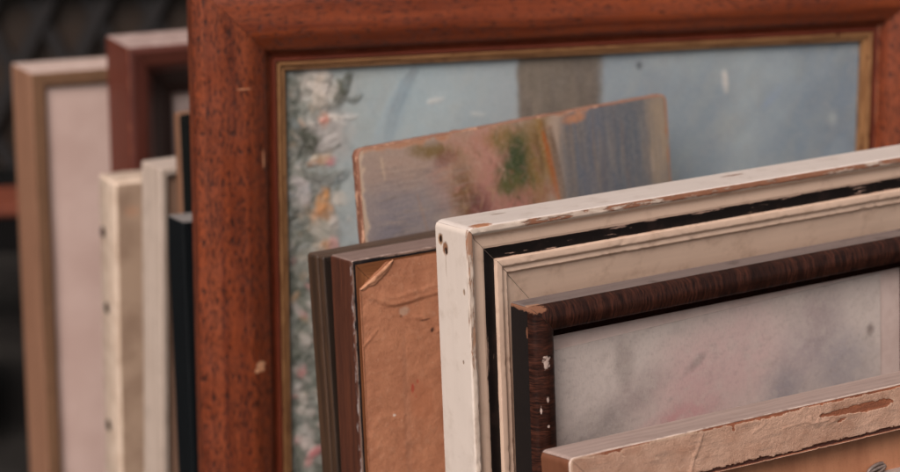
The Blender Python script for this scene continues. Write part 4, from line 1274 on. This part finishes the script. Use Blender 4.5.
tub = bpy.data.objects.new('storage_tub', None); COL.objects.link(tub)
tub.location = (-0.78, 2.93, 0); tub.rotation_euler = (0, 0, R(10))
tag(tub, 'dark grey plastic tub with lid on the ground left of the beige frame', 'storage tub')
m_tub = plain('dark grey plastic', lin(16, 16, 18), lin(11, 11, 12), 0.6, 80)
for q_ in (m_tub, m_fr, m_bl):
    q_.node_tree.nodes['Principled BSDF'].inputs['Specular IOR Level'].default_value = 0.15
bm = bmesh.new()
for (z, sx, sy) in ((0, 0.19, 0.12), (0.004, 0.193, 0.123), (0.088, 0.212, 0.138)):
    for k in range(32):
        th = 2 * math.pi * (k + 0.5) / 32
        c_, s_ = math.cos(th), math.sin(th)
        bm.verts.new((sx * math.copysign(abs(c_) ** 0.28, c_), sy * math.copysign(abs(s_) ** 0.28, s_), z))
bm.verts.ensure_lookup_table()
for r in range(2):
    for k in range(32):
        bm.faces.new([bm.verts[r * 32 + k], bm.verts[r * 32 + (k + 1) % 32], bm.verts[(r + 1) * 32 + (k + 1) % 32], bm.verts[(r + 1) * 32 + k]])
bm.faces.new([bm.verts[k] for k in range(32)][::-1]); bm.faces.new([bm.verts[64 + k] for k in range(32)])
me = bpy.data.meshes.new('body'); bm.to_mesh(me); bm.free(); me.materials.append(m_tub)
o = bpy.data.objects.new('body', me); COL.objects.link(o); o.parent = tub
box('lid', (-0.222, -0.148, 0.0885), (0.222, 0.148, 0.108), m_tub, tub, 0.006)
box('handle', (-0.05, -0.152, 0.066), (0.05, -0.137, 0.078), m_tub, tub, 0.003)

# ------------------------------------------------------------------ ground
mgd = M('dark paving')
o_ = mgd.obj()
a = mgd.noise(o_, 7, 6, 0.65); b_ = mgd.noise(o_, 260, 3)
c = mgd.mix(mgd.step(a, 0.35, 0.7), (0.020, 0.018, 0.017, 1), (0.034, 0.031, 0.028, 1))
c = mgd.mix(mgd.math('MULTIPLY', mgd.step(b_, 0.5, 0.7), 0.5), c, (0.03, 0.028, 0.027, 1))
gm = mgd.fin(c, 0.9, b_, 0.002, 0.05)
gr = mesh_obj('ground', [(-300, -300, -0.001), (300, -300, -0.001), (300, 300, -0.001), (-300, 300, -0.001)], [[0, 1, 2, 3]], gm)
tag(gr, kind='structure')

# ------------------------------------------------------------------ light, sky, camera
sun_dir = Vector((-0.27, -0.70, 0.66)).normalized()
el = math.asin(sun_dir.z); az = math.atan2(sun_dir.x, sun_dir.y)
L = bpy.data.lights.new('sun', 'SUN'); L.energy = 1.5; L.angle = R(34); L.color = (1.0, 0.835, 0.755)
so = bpy.data.objects.new('sun', L); COL.objects.link(so)
so.rotation_euler = (-sun_dir).to_track_quat('-Z', 'Y').to_euler()
wd = bpy.data.worlds.new('World'); S.world = wd; wd.use_nodes = True
nt = wd.node_tree
sky = nt.nodes.new('ShaderNodeTexSky'); sky.sky_type = 'NISHITA'; sky.sun_disc = False
sky.sun_elevation = el; sky.sun_rotation = az; sky.air_density = 1.0; sky.dust_density = 4.0
hs = nt.nodes.new('ShaderNodeHueSaturation'); hs.inputs['Saturation'].default_value = 0.05
nt.links.new(sky.outputs[0], hs.inputs['Color'])
nt.links.new(hs.outputs[0], nt.nodes['Background'].inputs[0])
nt.nodes['Background'].inputs[1].default_value = 0.05

cam = bpy.data.cameras.new('camera'); co = bpy.data.objects.new('camera', cam); COL.objects.link(co)
co.location = (0, 0, 1.05); co.rotation_euler = (R(90 - 15.39), 0, 0)
cam.sensor_width = 36; cam.lens = 36 * 2600 / 900
cam.clip_start = 0.05; cam.clip_end = 1000
cam.dof.use_dof = True; cam.dof.focus_distance = 1.79; cam.dof.aperture_fstop = (cam.lens / 1000) / 0.0180
cam.dof.aperture_blades = 0
S.camera = co
S.view_settings.view_transform = 'Standard'; S.view_settings.look = 'None'
S.view_settings.exposure = 0.70; S.view_settings.gamma = 1
S.render.engine = 'CYCLES'
S.cycles.max_bounces = 8
S.cycles.use_denoising = True
